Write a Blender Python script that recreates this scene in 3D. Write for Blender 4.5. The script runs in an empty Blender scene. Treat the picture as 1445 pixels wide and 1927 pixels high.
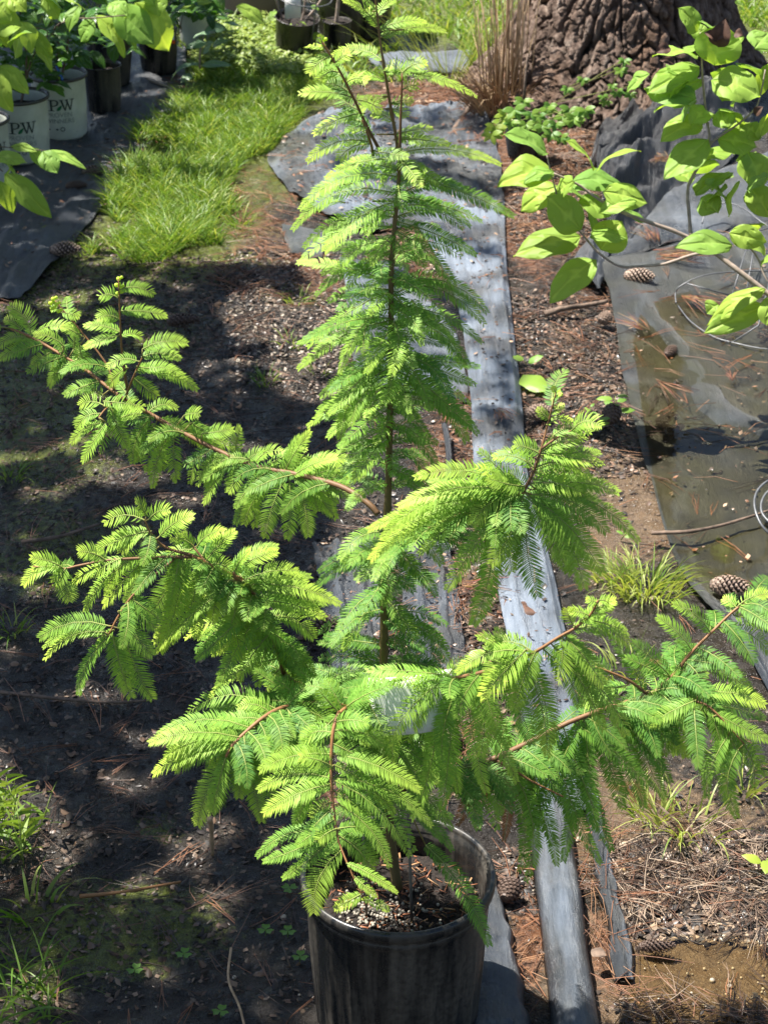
import bpy, math, random
from math import sin, cos, pi, radians, sqrt
from mathutils import Vector, noise
random.seed(11)
R = random.random
def U(a, b): return a + (b - a) * random.random()

# ------------------------------------------------------------ camera, sky, sun
CAMZ, PITCH, FPX = 2.022, radians(28.0), 3900.0
scene = bpy.context.scene
cd = bpy.data.cameras.new('camera'); cam = bpy.data.objects.new('camera', cd)
scene.collection.objects.link(cam); scene.camera = cam
cd.sensor_fit = 'HORIZONTAL'; cd.sensor_width = 36.0; cd.lens = 36.0 * FPX / 1445.0
cam.location = (0, 0, CAMZ); cam.rotation_euler = (pi / 2 - PITCH, 0, 0)
cd.clip_start = 0.05; cd.clip_end = 500
cd.dof.use_dof = True; cd.dof.focus_distance = 2.85; cd.dof.aperture_fstop = 24.0
SUN_EL, SUN_AZ = radians(66), radians(-67)      # azimuth from +Y, clockwise
SUN = Vector((sin(SUN_AZ) * cos(SUN_EL), cos(SUN_AZ) * cos(SUN_EL), sin(SUN_EL)))
w = bpy.data.worlds.new('World'); scene.world = w; w.use_nodes = True
nt = w.node_tree; bg = nt.nodes['Background']
sky = nt.nodes.new('ShaderNodeTexSky'); sky.sky_type = 'NISHITA'; sky.sun_disc = False
sky.sun_elevation = SUN_EL; sky.sun_rotation = SUN_AZ
nt.links.new(sky.outputs[0], bg.inputs[0]); bg.inputs[1].default_value = 0.05
sl = bpy.data.lights.new('sun', 'SUN'); sl.energy = 5.0; sl.angle = radians(0.5); sl.color = (1, .955, .88)
so = bpy.data.objects.new('sun', sl); scene.collection.objects.link(so)
so.rotation_euler = (-SUN).to_track_quat('-Z', 'Y').to_euler()
vs = scene.view_settings; vs.view_transform = 'Standard'; vs.look = 'None'; vs.exposure = 1.55; vs.gamma = 1
scene.cycles.max_bounces = 8; scene.cycles.transparent_max_bounces = 12

FWD = Vector((0, cos(PITCH), -sin(PITCH))); UPV = Vector((0, sin(PITCH), cos(PITCH)))
CP = Vector((0, 0, CAMZ))
def ray(px, py): return FWD + Vector((1, 0, 0)) * ((px - 722.5) / FPX) + UPV * ((963.5 - py) / FPX)
def G(px, py, z=0.0):
    r = ray(px, py); return CP + r * ((z - CAMZ) / r.z)
def A(px, py, Y):
    r = ray(px, py); return CP + r * (Y / r.y)
def PX(v):
    d = v - CP; f = d.dot(FWD); return 722.5 + d.x / f * FPX, 963.5 - d.dot(UPV) / f * FPX
def inpoly(x, y, P):
    c = False; j = len(P) - 1
    for i in range(len(P)):
        a, b = P[i], P[j]
        if (a[1] > y) != (b[1] > y) and x < (b[0] - a[0]) * (y - a[1]) / (b[1] - a[1]) + a[0]: c = not c
        j = i
    return c

# ------------------------------------------------------------ helpers
def tag(o, label=None, cat=None, group=None, kind=None):
    if label: o['label'] = label
    if cat: o['category'] = cat
    if group: o['group'] = group
    if kind: o['kind'] = kind
    return o
def empty(name, loc, label, cat, group=None):
    o = bpy.data.objects.new(name, None); o.empty_display_size = .05
    scene.collection.objects.link(o); o.location = loc
    return tag(o, label, cat, group)
class MB:
    def __init__(s): s.v = []; s.f = []; s.c = []
    def add(s, vs, fs, col=(1, 1, 1)):
        n = len(s.v); s.v.extend([tuple(v) for v in vs]); s.f.extend([tuple(i + n for i in f) for f in fs])
        if isinstance(col, list): s.c.extend(col)
        else: s.c.extend([col] * len(vs))
    def tube(s, pts, rad, n=6, col=(1, 1, 1), cap=True, jit=0):
        pts = [Vector(p) for p in pts]; m = len(pts)
        if not isinstance(rad, (list, tuple)): rad = [rad] * m
        vs = []; ref = None
        for i, p in enumerate(pts):
            d = (pts[min(i + 1, m - 1)] - pts[max(i - 1, 0)])
            if d.length < 1e-9: d = Vector((0, 0, 1))
            d.normalize()
            if ref is None: ref = d.orthogonal().normalized()
            u = (ref - d * ref.dot(d))
            u = u.normalized() if u.length > 1e-6 else d.orthogonal().normalized()
            ref = u; w_ = d.cross(u)
            for k in range(n):
                a = 2 * pi * k / n; r = rad[i] * (1 + (jit * (R() - .5)))
                vs.append(p + u * cos(a) * r + w_ * sin(a) * r)
        fs = [(i * n + k, i * n + (k + 1) % n, (i + 1) * n + (k + 1) % n, (i + 1) * n + k) for i in range(m - 1) for k in range(n)]
        if cap: fs += [tuple(range(n))[::-1], tuple((m - 1) * n + k for k in range(n))]
        s.add(vs, fs, col)
    def grid(s, rows, col=(1, 1, 1), wrap=False):
        nr, nc = len(rows), len(rows[0]); vs = [p for r in rows for p in r]
        fs = [(i * nc + j, i * nc + (j + 1) % nc, (i + 1) * nc + (j + 1) % nc, (i + 1) * nc + j) for i in range(nr - 1) for j in range(nc if wrap else nc - 1)]
        s.add(vs, fs, col)
    def box(s, c, x, y, z, col=(1, 1, 1)):   # half-vectors
        c = Vector(c); vs = [c + x * a + y * b + z * d for a in (-1, 1) for b in (-1, 1) for d in (-1, 1)]
        s.add(vs, [(0, 1, 3, 2), (4, 6, 7, 5), (0, 4, 5, 1), (2, 3, 7, 6), (0, 2, 6, 4), (1, 5, 7, 3)], col)
    def build(s, name, mat, parent=None, smooth=True, loc=None, solid=0):
        off = Vector((0, 0, 0))
        if parent is not None:
            q = parent
            while q: off += q.location; q = q.parent
            if loc is not None: off = Vector(loc)
        elif loc is not None: off = Vector(loc)
        me = bpy.data.meshes.new(name)
        me.from_pydata([(x - off.x, y - off.y, z - off.z) for x, y, z in s.v], [], s.f)
        ca = me.color_attributes.new('Col', 'FLOAT_COLOR', 'POINT')
        fl = []
        for c in s.c: fl.extend((c[0], c[1], c[2], 1.0))
        ca.data.foreach_set('color', fl)
        if smooth: me.polygons.foreach_set('use_smooth', [True] * len(me.polygons))
        me.materials.append(mat); me.update()
        o = bpy.data.objects.new(name, me); scene.collection.objects.link(o)
        if parent is not None: o.parent = parent
        elif loc is not None: o.location = off
        if solid:
            m = o.modifiers.new('thickness', 'SOLIDIFY'); m.thickness = solid; m.offset = -1
        return o
def catmull(P, n=6):
    P = [Vector(p) for p in P]; Q = [P[0] * 2 - P[1]] + P + [P[-1] * 2 - P[-2]]; out = []
    for i in range(1, len(Q) - 2):
        a, b, c, d = Q[i - 1:i + 3]
        for k in range(n):
            t = k / n
            out.append(.5 * ((2 * b) + (c - a) * t + (2 * a - 5 * b + 4 * c - d) * t * t + (3 * b - a - 3 * c + d) * t ** 3))
    out.append(P[-1]); return out
def along(P, t):
    L = [0]
    for a, b in zip(P, P[1:]): L.append(L[-1] + (b - a).length)
    x = t * L[-1]
    for i in range(len(P) - 1):
        if x <= L[i + 1] or i == len(P) - 2:
            k = (x - L[i]) / max(1e-9, L[i + 1] - L[i]); return P[i].lerp(P[i + 1], min(1, k))

# ------------------------------------------------------------ materials
class NT:
    def __init__(s, name):
        s.m = bpy.data.materials.new(name); s.m.use_nodes = True; s.t = s.m.node_tree
        s.b = s.t.nodes['Principled BSDF']; s.out = s.t.nodes['Material Output']
    def n(s, ty, **k):
        x = s.t.nodes.new(ty)
        for a, v in k.items():
            if a.startswith('i_'): x.inputs[int(a[2:]) if a[2:].isdigit() else a[2:].replace('_', ' ')].default_value = v
            else: setattr(x, a, v)
        return x
    def l(s, a, b): s.t.links.new(a, b)
    def noise(s, scale, detail=4, vec=None, rough=.55, dist=0):
        x = s.n('ShaderNodeTexNoise', i_Scale=scale, i_Detail=detail, i_Roughness=rough, i_Distortion=dist)
        if vec is not None: s.l(vec, x.inputs['Vector'])
        return x.outputs[0]
    def ramp(s, fac, stops):
        x = s.n('ShaderNodeValToRGB'); e = x.color_ramp.elements
        while len(e) < len(stops): e.new(.5)
        for i, (p, c) in enumerate(stops):
            e[i].position = p; e[i].color = (c[0], c[1], c[2], 1) if isinstance(c, (tuple, list)) else (c, c, c, 1)
        s.l(fac, x.inputs[0]); return x.outputs[0]
    def mix(s, f, a, b, bt='MIX'):
        x = s.n('ShaderNodeMix', data_type='RGBA', blend_type=bt)
        for inp, v in ((x.inputs[0], f), (x.inputs[6], a), (x.inputs[7], b)):
            if hasattr(v, 'links'): s.l(v, inp)
            elif isinstance(v, (tuple, list)): inp.default_value = (v[0], v[1], v[2], 1)
            else: inp.default_value = v
        return x.outputs[2]
    def math(s, op, a, b=0.5, clamp=False):
        x = s.n('ShaderNodeMath', operation=op, use_clamp=clamp)
        for i, v in enumerate((a, b)):
            if hasattr(v, 'links'): s.l(v, x.inputs[i])
            else: x.inputs[i].default_value = v
        return x.outputs[0]
    def obj(s, scale=(1, 1, 1)):
        t = s.n('ShaderNodeTexCoord'); m = s.n('ShaderNodeMapping'); m.inputs['Scale'].default_value = scale
        s.l(t.outputs['Object'], m.inputs[0]); return m.outputs[0]
    def col(s):
        return s.n('ShaderNodeVertexColor', layer_name='Col').outputs[0]
    def sep(s, c):
        x = s.n('ShaderNodeSeparateColor'); s.l(c, x.inputs[0]); return x.outputs
    def bump(s, h, st, dist=.01, nrm=None):
        x = s.n('ShaderNodeBump', i_Strength=st, i_Distance=dist); s.l(h, x.inputs['Height'])
        if nrm is not None: s.l(nrm, x.inputs['Normal'])
        s.l(x.outputs[0], s.b.inputs['Normal']); return x.outputs[0]
    def set(s, c=None, r=None, spec=None, **k):
        for nm, v in (('Base Color', c), ('Roughness', r), ('Specular IOR Level', spec)):
            if v is None: continue
            if hasattr(v, 'links'): s.l(v, s.b.inputs[nm])
            elif isinstance(v, (tuple, list)): s.b.inputs[nm].default_value = (v[0], v[1], v[2], 1)
            else: s.b.inputs[nm].default_value = v
        return s
    def translucent(s, colr, fac):
        t = s.n('ShaderNodeBsdfTranslucent'); s.l(colr, t.inputs[0])
        m = s.n('ShaderNodeMixShader'); m.inputs[0].default_value = fac
        s.l(s.b.outputs[0], m.inputs[1]); s.l(t.outputs[0], m.inputs[2]); s.l(m.outputs[0], s.out.inputs[0])
def simple(name, c, r=.6, var=.25, scale=30, bump=.2, bd=.002, spec=.4, metal=0):
    k = NT(name); v = k.obj(); nz = k.noise(scale, 5, v)
    k.set(k.ramp(nz, [(.3, tuple(x * (1 - var) for x in c)), (.7, tuple(min(1, x * (1 + var)) for x in c))]), r, spec)
    k.b.inputs['Metallic'].default_value = metal
    if bump: k.bump(nz, bump, bd)
    return k.m
def leafmat(name, dark, light, young, tr=.4, rough=.42, spec=.45, veins=False, trc=(1.25, 1.2, .55)):
    k = NT(name); c = k.sep(k.col()); base = k.mix(c[0], dark, light); base = k.mix(c[1], base, young)
    nz = k.noise(60, 3, k.obj()); base = k.mix(k.math('MULTIPLY', nz, .45), base, k.mix(1.0, base, (.72, .8, .6), 'MULTIPLY'))
    if veins:
        h = k.ramp(c[2], [(0, 0), (.5, 1)])
        k.bump(h, .8, .004); base = k.mix(k.ramp(c[2], [(.0, .8), (.3, 0)]), base, k.mix(1.0, base, (1.5, 1.35, 1.6), 'MULTIPLY'))
    k.set(base, rough, spec)
    k.translucent(k.mix(1.0, base, trc, 'MULTIPLY'), tr)
    return k.m
M = {}
# ground: wet dark mud, moss, brown litter, tan silt
k = NT('mud'); v = k.obj(); c = k.sep(k.col())
n1 = k.noise(9, 6, v, .65); n2 = k.noise(70, 6, v, .7); n3 = k.noise(260, 3, v, .6)
mud = k.ramp(n1, [(.3, (.008, .0068, .005)), (.5, (.02, .016, .0115)), (.72, (.07, .055, .038))])
mud = k.mix(k.ramp(n2, [(.42, 0), (.62, .7)]), mud, (.03, .024, .02))
tan = k.ramp(n2, [(.3, (.08, .053, .032)), (.6, (.17, .115, .068)), (.75, (.26, .19, .13))])
lit = k.ramp(n2, [(.32, (.035, .02, .013)), (.5, (.13, .06, .032)), (.66, (.27, .15, .085))])
mos = k.ramp(n2, [(.3, (.03, .035, .008)), (.6, (.11, .13, .022)), (.75, (.17, .19, .04))])
far = k.ramp(n2, [(.3, (.05, .1, .015)), (.7, (.14, .24, .04))])
def msk(ch, a=.35, b=.6): return k.ramp(k.math('ADD', ch, k.math('MULTIPLY', k.math('SUBTRACT', n2, .5), .9)), [(a, 0), (b, 1)])
base = k.mix(msk(c[1]), mud, tan); base = k.mix(msk(c[2]), base, lit); base = k.mix(msk(c[0]), base, mos)
k.set(base, k.ramp(k.noise(28, 5, v, .7), [(.4, .1), (.55, .36), (.7, .75)]), .5)
hh = k.math('ADD', k.math('MULTIPLY', n2, 1.0), k.math('MULTIPLY', n3, .5)); k.bump(hh, 1.0, .012)
M['mud'] = k.m
# woven landscape fabric
k = NT('weed_fabric'); v = k.obj(); c = k.sep(k.col())
wv = k.n('ShaderNodeTexWave', i_Scale=220.0, i_Distortion=.3); k.l(v, wv.inputs[0])
wv2 = k.n('ShaderNodeTexWave', i_Scale=220.0, i_Distortion=.3, bands_direction='Y'); k.l(v, wv2.inputs[0])
st = k.noise(14, 5, k.obj((6, .5, 1)), .6); bl = k.noise(7, 5, v, .65)
b0 = k.ramp(st, [(.3, (.02, .024, .03)), (.5, (.034, .04, .05)), (.72, (.065, .074, .086))])
b0 = k.mix(k.ramp(bl, [(.45, 0), (.7, .6)]), b0, (.085, .08, .068))
b0 = k.mix(c[1], b0, k.ramp(bl, [(.35, (.022, .02, .009)), (.6, (.042, .043, .011)), (.75, (.028, .028, .022))]))
b0 = k.mix(c[2], b0, (.008, .009, .012)); b0 = k.mix(c[0], b0, k.ramp(st, [(.3, (.13, .16, .2)), (.7, (.25, .29, .35))]))  # pale blue-grey mix: dusty tone with sky sheen put into the colour
dn = k.noise(60, 6, v, .75); b0 = k.mix(k.math('MULTIPLY', k.ramp(dn, [(.58, 0), (.74, .6)]), k.math('SUBTRACT', 1.0, c[2])), b0, (.07, .055, .04)); b0 = k.mix(k.ramp(k.noise(4, 4, k.obj((2, .35, 1)), .6), [(.5, 0), (.66, .3)]), b0, (.035, .04, .044))
k.set(b0, k.ramp(bl, [(.3, .26), (.7, .48)]), .7)
k.bump(k.math('ADD', k.math('MULTIPLY', k.math('ADD', wv.outputs[0], wv2.outputs[0]), .12), k.math('MULTIPLY', k.noise(30, 6, k.obj((3, .6, 1)), .65), 1.6)), .8, .006)
M['fab'] = k.m
# pots
k = NT('black_plastic'); v = k.obj((1, 1, .12)); n1 = k.noise(26, 5, v, .6); n2 = k.noise(120, 4, k.obj(), .7)
v3 = k.obj((1, 1, .04)); n4 = k.noise(55, 3, v3, .6); d = k.math('MULTIPLY', k.math('ADD', k.math('MULTIPLY', k.ramp(n1, [(.42, 0), (.62, 1)]), .7), k.ramp(n4, [(.5, 0), (.66, .5)])), k.ramp(n2, [(.3, .35), (.6, 1)]))
k.set(k.mix(d, (.01, .011, .012), (.085, .072, .055)), k.ramp(k.math('ADD', d, k.math('MULTIPLY', n2, .4)), [(.2, .22), (.9, .7)]), .5); k.bump(n2, .15, .001)
M['pot'] = k.m
k = NT('pale_plastic'); nz = k.noise(20, 4, k.obj()); k.set(k.ramp(nz, [(.3, (.42, .44, .37)), (.7, (.56, .58, .5))]), .45); M['pw'] = k.m
M['ink'] = simple('dark_ink', (.035, .05, .045), .5, .1, bump=0); M['greenink'] = simple('green_ink', (.01, .13, .05), .5, .1, bump=0)
M['grayink'] = simple('gray_ink', (.2, .23, .22), .5, .1, bump=0)
M['soil'] = simple('potting_soil', (.02, .014, .011), .85, .7, 160, 1, .01)
M['pearl'] = simple('pellet', (.3, .27, .22), .6, .3, 60, .1)
M['white'] = simple('label_card', (.8, .8, .78), .5, .05, 20, .05)
M['wire'] = simple('galvanised_wire', (.12, .124, .13), .45, .3, 80, .1, .0005, .5, .3)
M['stake'] = simple('weathered_stake', (.17, .15, .12), .7, .3, 90, .4)
M['taupe'] = simple('taupe_plastic', (.2, .16, .13), .5, .15, 10, .1)
M['stickwood'] = simple('dead_wood', (.13, .09, .065), .8, .5, 60, .8, .004)
M['tan'] = simple('dry_stem', (.36, .25, .15), .7, .35, 50, .3)
# bark
k = NT('pine_bark'); v = k.obj((1, 1, .35)); n1 = k.noise(30, 8, v, .7); n2 = k.noise(9, 4, v); c = k.sep(k.col())
b = k.ramp(n1, [(.33, (.06, .042, .033)), (.5, (.2, .14, .11)), (.66, (.42, .33, .27))])
b = k.mix(k.ramp(n2, [(.45, 0), (.7, .5)]), b, (.24, .14, .085)); b = k.mix(c[0], (.014, .01, .008), b)
k.set(b, .85, .2); k.bump(k.math('ADD', n1, k.math('MULTIPLY', k.noise(110, 5, k.obj((1, 1, .4)), .7), .5)), 1.0, .035); M['bark'] = k.m
k = NT('twig_bark'); c = k.sep(k.col()); nz = k.noise(120, 4, k.obj((1, 1, .5)))
b = k.mix(c[0], (.075, .05, .028), (.34, .16, .055)); b = k.mix(c[1], b, (.3, .4, .08)); k.set(k.mix(k.math('MULTIPLY', nz, .6), b, k.mix(1., b, (.45, .42, .4), 'MULTIPLY')), .6); k.bump(nz, .3, .002); M['twig'] = k.m
M['paletwig'] = simple('grey_twig', (.3, .235, .19), .6, .3, 90, .3)
M['needle'] = leafmat('needles', (.075, .21, .045), (.26, .5, .075), (.66, .82, .12), .4, .5, .2, trc=(1.15, 1.08, .7))
M['deadneedle'] = simple('dead_needles', (.3, .12, .03), .7, .3, 80, 0)
M['leaf'] = leafmat('broad_leaves', (.1, .24, .05), (.3, .5, .11), (.52, .64, .08), .45, .5, .22, True, (1.3, 1.2, .5))
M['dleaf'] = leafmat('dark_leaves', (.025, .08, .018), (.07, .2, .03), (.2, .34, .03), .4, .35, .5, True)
M['grass'] = leafmat('grass_blades', (.06, .13, .02), (.15, .3, .035), (.42, .46, .13), .4, .45, .4)
M['vine'] = leafmat('vine_leaves', (.06, .17, .03), (.17, .36, .06), (.36, .45, .06), .4, .45, .4)
k = NT('pine_needle_litter'); c = k.col(); k.set(c, .45, .4); M['litter'] = k.m
k = NT('flakes'); c = k.col(); k.set(c, k.ramp(k.noise(20, 2, k.obj()), [(.4, .32), (.6, .85)]), .35); M['flake'] = k.m
k = NT('cone'); c = k.sep(k.col()); b = k.mix(c[0], (.05, .028, .02), (.38, .27, .2)); k.set(b, .6); M['cone'] = k.m
# shallow water
k = NT('puddle_water'); fr = k.n('ShaderNodeFresnel', i_IOR=1.33); tr = k.n('ShaderNodeBsdfTransparent'); tr.inputs[0].default_value = (.88, .84, .7, 1)
gl = k.n('ShaderNodeBsdfGlossy', i_Roughness=.04); mx = k.n('ShaderNodeMixShader'); bp = k.n('ShaderNodeBump', i_Strength=.12, i_Distance=.004)
k.l(k.noise(18, 2, k.obj()), bp.inputs['Height']); k.l(bp.outputs[0], gl.inputs['Normal']); k.l(bp.outputs[0], fr.inputs['Normal'])
k.l(fr.outputs[0], mx.inputs[0]); k.l(tr.outputs[0], mx.inputs[1]); k.l(gl.outputs[0], mx.inputs[2]); k.l(mx.outputs[0], k.out.inputs[0]); M['water'] = k.m
# ------------------------------------------------------------ ground
def blob(x, y, B):
    s = 0
    for cx, cy, rx, ry, a in B:
        d = ((x - cx) / rx) ** 2 + ((y - cy) / ry) ** 2
        if d < 4: s = max(s, a * max(0, 1 - d * .5 if d < 1 else .5 * (1 - (sqrt(d) - 1))))
    return min(1, max(0, s))
MOSS = [(300, 450, 170, 60, .9), (80, 760, 170, 130, 1.1), (560, 560, 70, 30, .5), (300, 1560, 60, 30, .6), (420, 1380, 60, 40, .5), (230, 480, 250, 60, .8), (90, 1000, 120, 80, .6), (120, 620, 200, 80, .9), (200, 1750, 200, 80, 1), (120, 1080, 120, 60, .8), (1100, 930, 60, 60, .6), (250, 1000, 70, 40, .6),
        (400, 330, 160, 130, .9), (450, 180, 160, 120, 1), (850, 30, 160, 60, .9), (1430, 60, 60, 90, 1), (330, 80, 120, 60, .8), (700, 80, 100, 40, .7), (60, 1800, 120, 120, .5), (620, 470, 60, 30, .4)]
TAN = [(1340, 1830, 230, 110, 1.6), (1180, 1560, 140, 120, .95), (1330, 1600, 200, 120, .7), (1180, 980, 90, 130, .9), (1150, 860, 60, 50, .6), (1400, 1020, 100, 60, .6), (1080, 640, 60, 90, .5), (960, 1750, 60, 90, .5), (500, 620, 180, 90, .35)]
LITT = [(840, 185, 160, 28, 1), (1020, 300, 110, 100, 1), (1010, 420, 60, 100, .8), (1240, 300, 60, 40, .7), (470, 440, 120, 60, .5), (560, 520, 100, 60, .6), (500, 330, 60, 70, .7), (790, 480, 70, 60, .7), (840, 850, 60, 120, .6), (850, 1150, 40, 160, .6),
        (180, 220, 60, 14, 1), (1060, 560, 90, 60, .4), (600, 240, 120, 30, .5), (1350, 1700, 120, 60, .35), (1000, 1750, 40, 120, .7), (980, 130, 60, 50, .8), (600, 1510, 60, 40, .6), (1150, 1780, 40, 130, .6)]
def gh(x, y):
    "ground height"
    n = noise.fractal(Vector((x * 2.2, y * 2.2, 3)), 1.0, 2.0, 3) * .012
    if y < 9:
        n += noise.fractal(Vector((x * 11, y * 11, 1)), .8, 2.1, 5) * .0085
    if y > 8: n += (y - 8) * .012
    dx, dy = x - .93, y - 6.6
    n += .10 * math.exp(-(dx * dx + dy * dy) / .35)
    return n
def axis(dense, step, far, g):
    a = [0.0]
    while a[-1] < dense: a.append(a[-1] + step)
    s = step
    while a[-1] < far: s *= g; a.append(a[-1] + s)
    return a
pos = axis(1.75, .0125, 120, 1.25); xs = [-q for q in pos[:0:-1]] + pos
ys = []; y = 1.7; s = .0085
while y < 8.2: ys.append(y); y += s; s *= 1.0035
while y < 260: ys.append(y); y += s; s *= 1.2
ys = [-40, -10, 0, 1, 1.5] + ys
mb = MB(); rows = []; cols = []
for y in ys:
    row = []
    for x in xs:
        z = gh(x, y) if 1.4 < y < 30 and abs(x) < 20 else (y - 8) * .012 if y > 8 else 0
        p = Vector((x, y, z)); row.append(p)
        if y > 1.6 and y < 8.3 and abs(x) < 1.75:
            px, py = PX(p); w1 = noise.noise(Vector((x * 5, y * 5, 9))) * 60; px += w1; py += w1 * .5
            cols.append((blob(px, py, MOSS), blob(px, py, TAN), blob(px, py, LITT)))
        else: cols.append((1, 0, 0) if y > 8 else (.2, 0, 0))
    rows.append(row)
mb.grid(rows, cols); g = mb.build('ground', M['mud']); tag(g, kind='structure')
# puddles in the right-hand hollow
def flat(name, poly, z, mat, kind=None):
    mb = MB(); P = [G(a, b, z) for a, b in poly]; P = catmull(P + [P[0]], 4)[:-1]
    mb.add(P, [tuple(range(len(P)))[::-1]]); o = mb.build(name, mat, smooth=False); tag(o, kind=kind); return o
flat('water', [(1190, 640), (1250, 560), (1600, 520), (1800, 800), (1700, 1200), (1480, 1200), (1300, 1080), (1230, 900)], .012, M['water'], 'structure')
flat('puddle_water', [(1190, 1800), (1280, 1760), (1445, 1770), (1700, 1850), (1700, 2050), (1200, 2050), (1180, 1900)], .006, M['water'], 'structure')
flat('puddle_water', [(1090, 1500), (1180, 1470), (1260, 1490), (1290, 1560), (1180, 1640), (1110, 1620)], .0, M['water'], 'structure')

# ------------------------------------------------------------ landscape fabric sheets
def sheet(name, left, right, label, hz=.018, nu=70, nv=26, amp=.006, fold=.01, col=None, pleat=9, cat='ground sheet', group='landscape fabric sheets', raised=None, seed=0, edge=.4, mat='fab', flatz=None):
    "left/right: matching pixel traces of the two long edges"
    L = catmull([G(a, b) for a, b in left], 5); Rr = catmull([G(a, b) for a, b in right], 5)
    mb = MB(); rows = []; cl = []
    for i in range(nu):
        u = i / (nu - 1); a, b = along(L, u), along(Rr, u); row = []
        for j in range(nv):
            v = j / (nv - 1); p = a.lerp(b, v)
            q = noise.fractal(Vector((p.x * 9 + seed, p.y * 3, seed)), .8, 2.2, 5)
            ej = noise.noise(Vector((u * 14, v * 3 + seed, 1.7))) * .012 * edge
            p = p + Vector((ej, ej * .7, 0))
            pl = sin(v * pleat * pi + q * 2.2 + seed) * .5 + .5
            z = gh(p.x, p.y) + hz + q * amp + fold * pl ** 3
            e = min(v, 1 - v, u * 2, (1 - u) * 2) * 8
            if e < 1: z -= hz * .55 * (1 - e)
            if raised: z += raised(u, v)
            if flatz: z = flatz(z, p)
            row.append(Vector((p.x, p.y, z))); cl.append(col(u, v, p) if col else (max(0, pl ** 4 * .1 + q * .12), 0, 0))
        rows.append(row)
    mb.grid(rows, cl); c0 = rows[nu // 2][nv // 2]
    o = mb.build(name, M[mat], loc=(c0.x, c0.y, 0), solid=.0022); return tag(o, label, cat, group)
def nz(p, s, o=0): return noise.fractal(Vector((p.x * s, p.y * s, o)), 1, 2, 3)
# long central strip (pale, running from the lobe to the pot)
def cc(u, v, p):
    q = nz(p, 6); ed = 1 if v > .86 else 0
    return (min(1, max(0, .5 + 1.1 * q + .12 * ed)), max(0, nz(p, 3, 4)) * .5, max(0, nz(p, 4, 8) - .25) if u > .6 else 0)
sheet('landscape_fabric', [(770, 372), (790, 440), (838, 520), (868, 620), (886, 760), (893, 900), (925, 1060), (950, 1200), (985, 1400), (1010, 1560)],
      [(948, 368), (949, 420), (953, 500), (963, 610), (981, 760), (992, 900), (1030, 1060), (1060, 1180), (1085, 1330), (1105, 1540)],
      'long pale grey ground fabric strip running behind the sapling', .022, 130, 46, .0035, .0045, cc, 7, seed=2, edge=.08)
def cl0(u, v, p):
    q = nz(p, 5, 2); return (min(1, max(0, .22 + .9 * q)), max(0, nz(p, 3, 5) * .5 + (.4 if v < .15 else 0)), 0)
sheet('landscape_fabric', [(620, 216), (560, 246), (505, 292), (520, 340), (560, 375), (640, 420), (700, 440)],
      [(862, 212), (905, 226), (925, 262), (940, 310), (945, 355), (947, 400), (947, 416)],
      'wide wrinkled blue grey fabric lobe beside the dead branch and grass clump', .02, 110, 110, .012, .007, cl0, 19, seed=5)
sheet('landscape_fabric', [(530, 432), (536, 450), (545, 482)], [(610, 436), (614, 455), (606, 490)], 'small square scrap of greenish fabric lying in the debris', .012, 14, 14, .004, .004, lambda u, v, p: (.1, .5, 0), 2)
sheet('landscape_fabric', [(640, 490), (650, 540), (655, 600), (660, 660), (672, 720)], [(760, 500), (800, 560), (850, 620), (875, 700), (882, 760)],
      'dull grey fabric mostly hidden behind the middle of the sapling', .012, 30, 24, .005, .006, cl0, 5, seed=9)
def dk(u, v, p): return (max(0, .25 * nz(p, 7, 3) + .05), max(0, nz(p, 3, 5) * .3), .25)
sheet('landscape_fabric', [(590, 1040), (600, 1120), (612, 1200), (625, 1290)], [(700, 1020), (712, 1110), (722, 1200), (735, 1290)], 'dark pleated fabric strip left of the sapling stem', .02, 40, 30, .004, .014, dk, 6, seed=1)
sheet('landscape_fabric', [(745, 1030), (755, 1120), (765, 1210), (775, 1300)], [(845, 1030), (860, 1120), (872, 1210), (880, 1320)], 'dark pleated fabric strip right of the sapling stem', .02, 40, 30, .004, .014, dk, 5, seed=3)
sheet('landscape_fabric', [(985, 1500), (1000, 1600), (1015, 1720), (1030, 1850), (1046, 2020)], [(1060, 1500), (1078, 1600), (1095, 1720), (1112, 1850), (1135, 2020)],
      'rounded pale grey roll of fabric running past the right of the pot', .008, 60, 26, .002, .002, lambda u, v, p: (min(1, max(0, .5 - abs(v - .45) * 1.0 + noise.fractal(Vector((p.x * 30, p.y * 3, 2)), .8, 2.2, 4) * .6)), .12, 0), 2, raised=lambda u, v: .034 * sqrt(max(0, 1 - (2 * v - 1) ** 2)), edge=.05, seed=4)
sheet('landscape_fabric', [(895, 1640), (890, 1740), (880, 1840), (880, 2000)], [(925, 1640), (950, 1740), (975, 1840), (1003, 2000)], 'dark grey fabric fold between the pot and the pale roll', .014, 40, 16, .003, .006, dk, 2, raised=lambda u, v: .012 * sin(v * pi), seed=8)
sheet('landscape_fabric', [(1090, 1480), (1105, 1560), (1120, 1650), (1140, 1740), (1152, 1820), (1162, 1850)], [(1110, 1480), (1130, 1560), (1148, 1640), (1168, 1720), (1186, 1800), (1192, 1852)],
      'narrow frayed edge of black woven fabric right of the pale roll', .02, 60, 12, .004, .005, lambda u, v, p: (.3 if v > .8 else .03, .1, .3), 2, edge=.6, seed=6)
def pz(z, p):
    x, y = PX(p); w_ = min(1, 1.6 * blob(x, y, [(1400, 740, 290, 190, 1.3), (1330, 960, 120, 130, 1.1)])); return z * (1 - w_) + w_ * (.002 + .35 * (z - .007) + .012 * max(0, sin(p.x * 17 + p.y * 3.1 + noise.noise(Vector((p.x * 4, p.y * 2, 0))) * 2)) ** 10)
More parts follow.
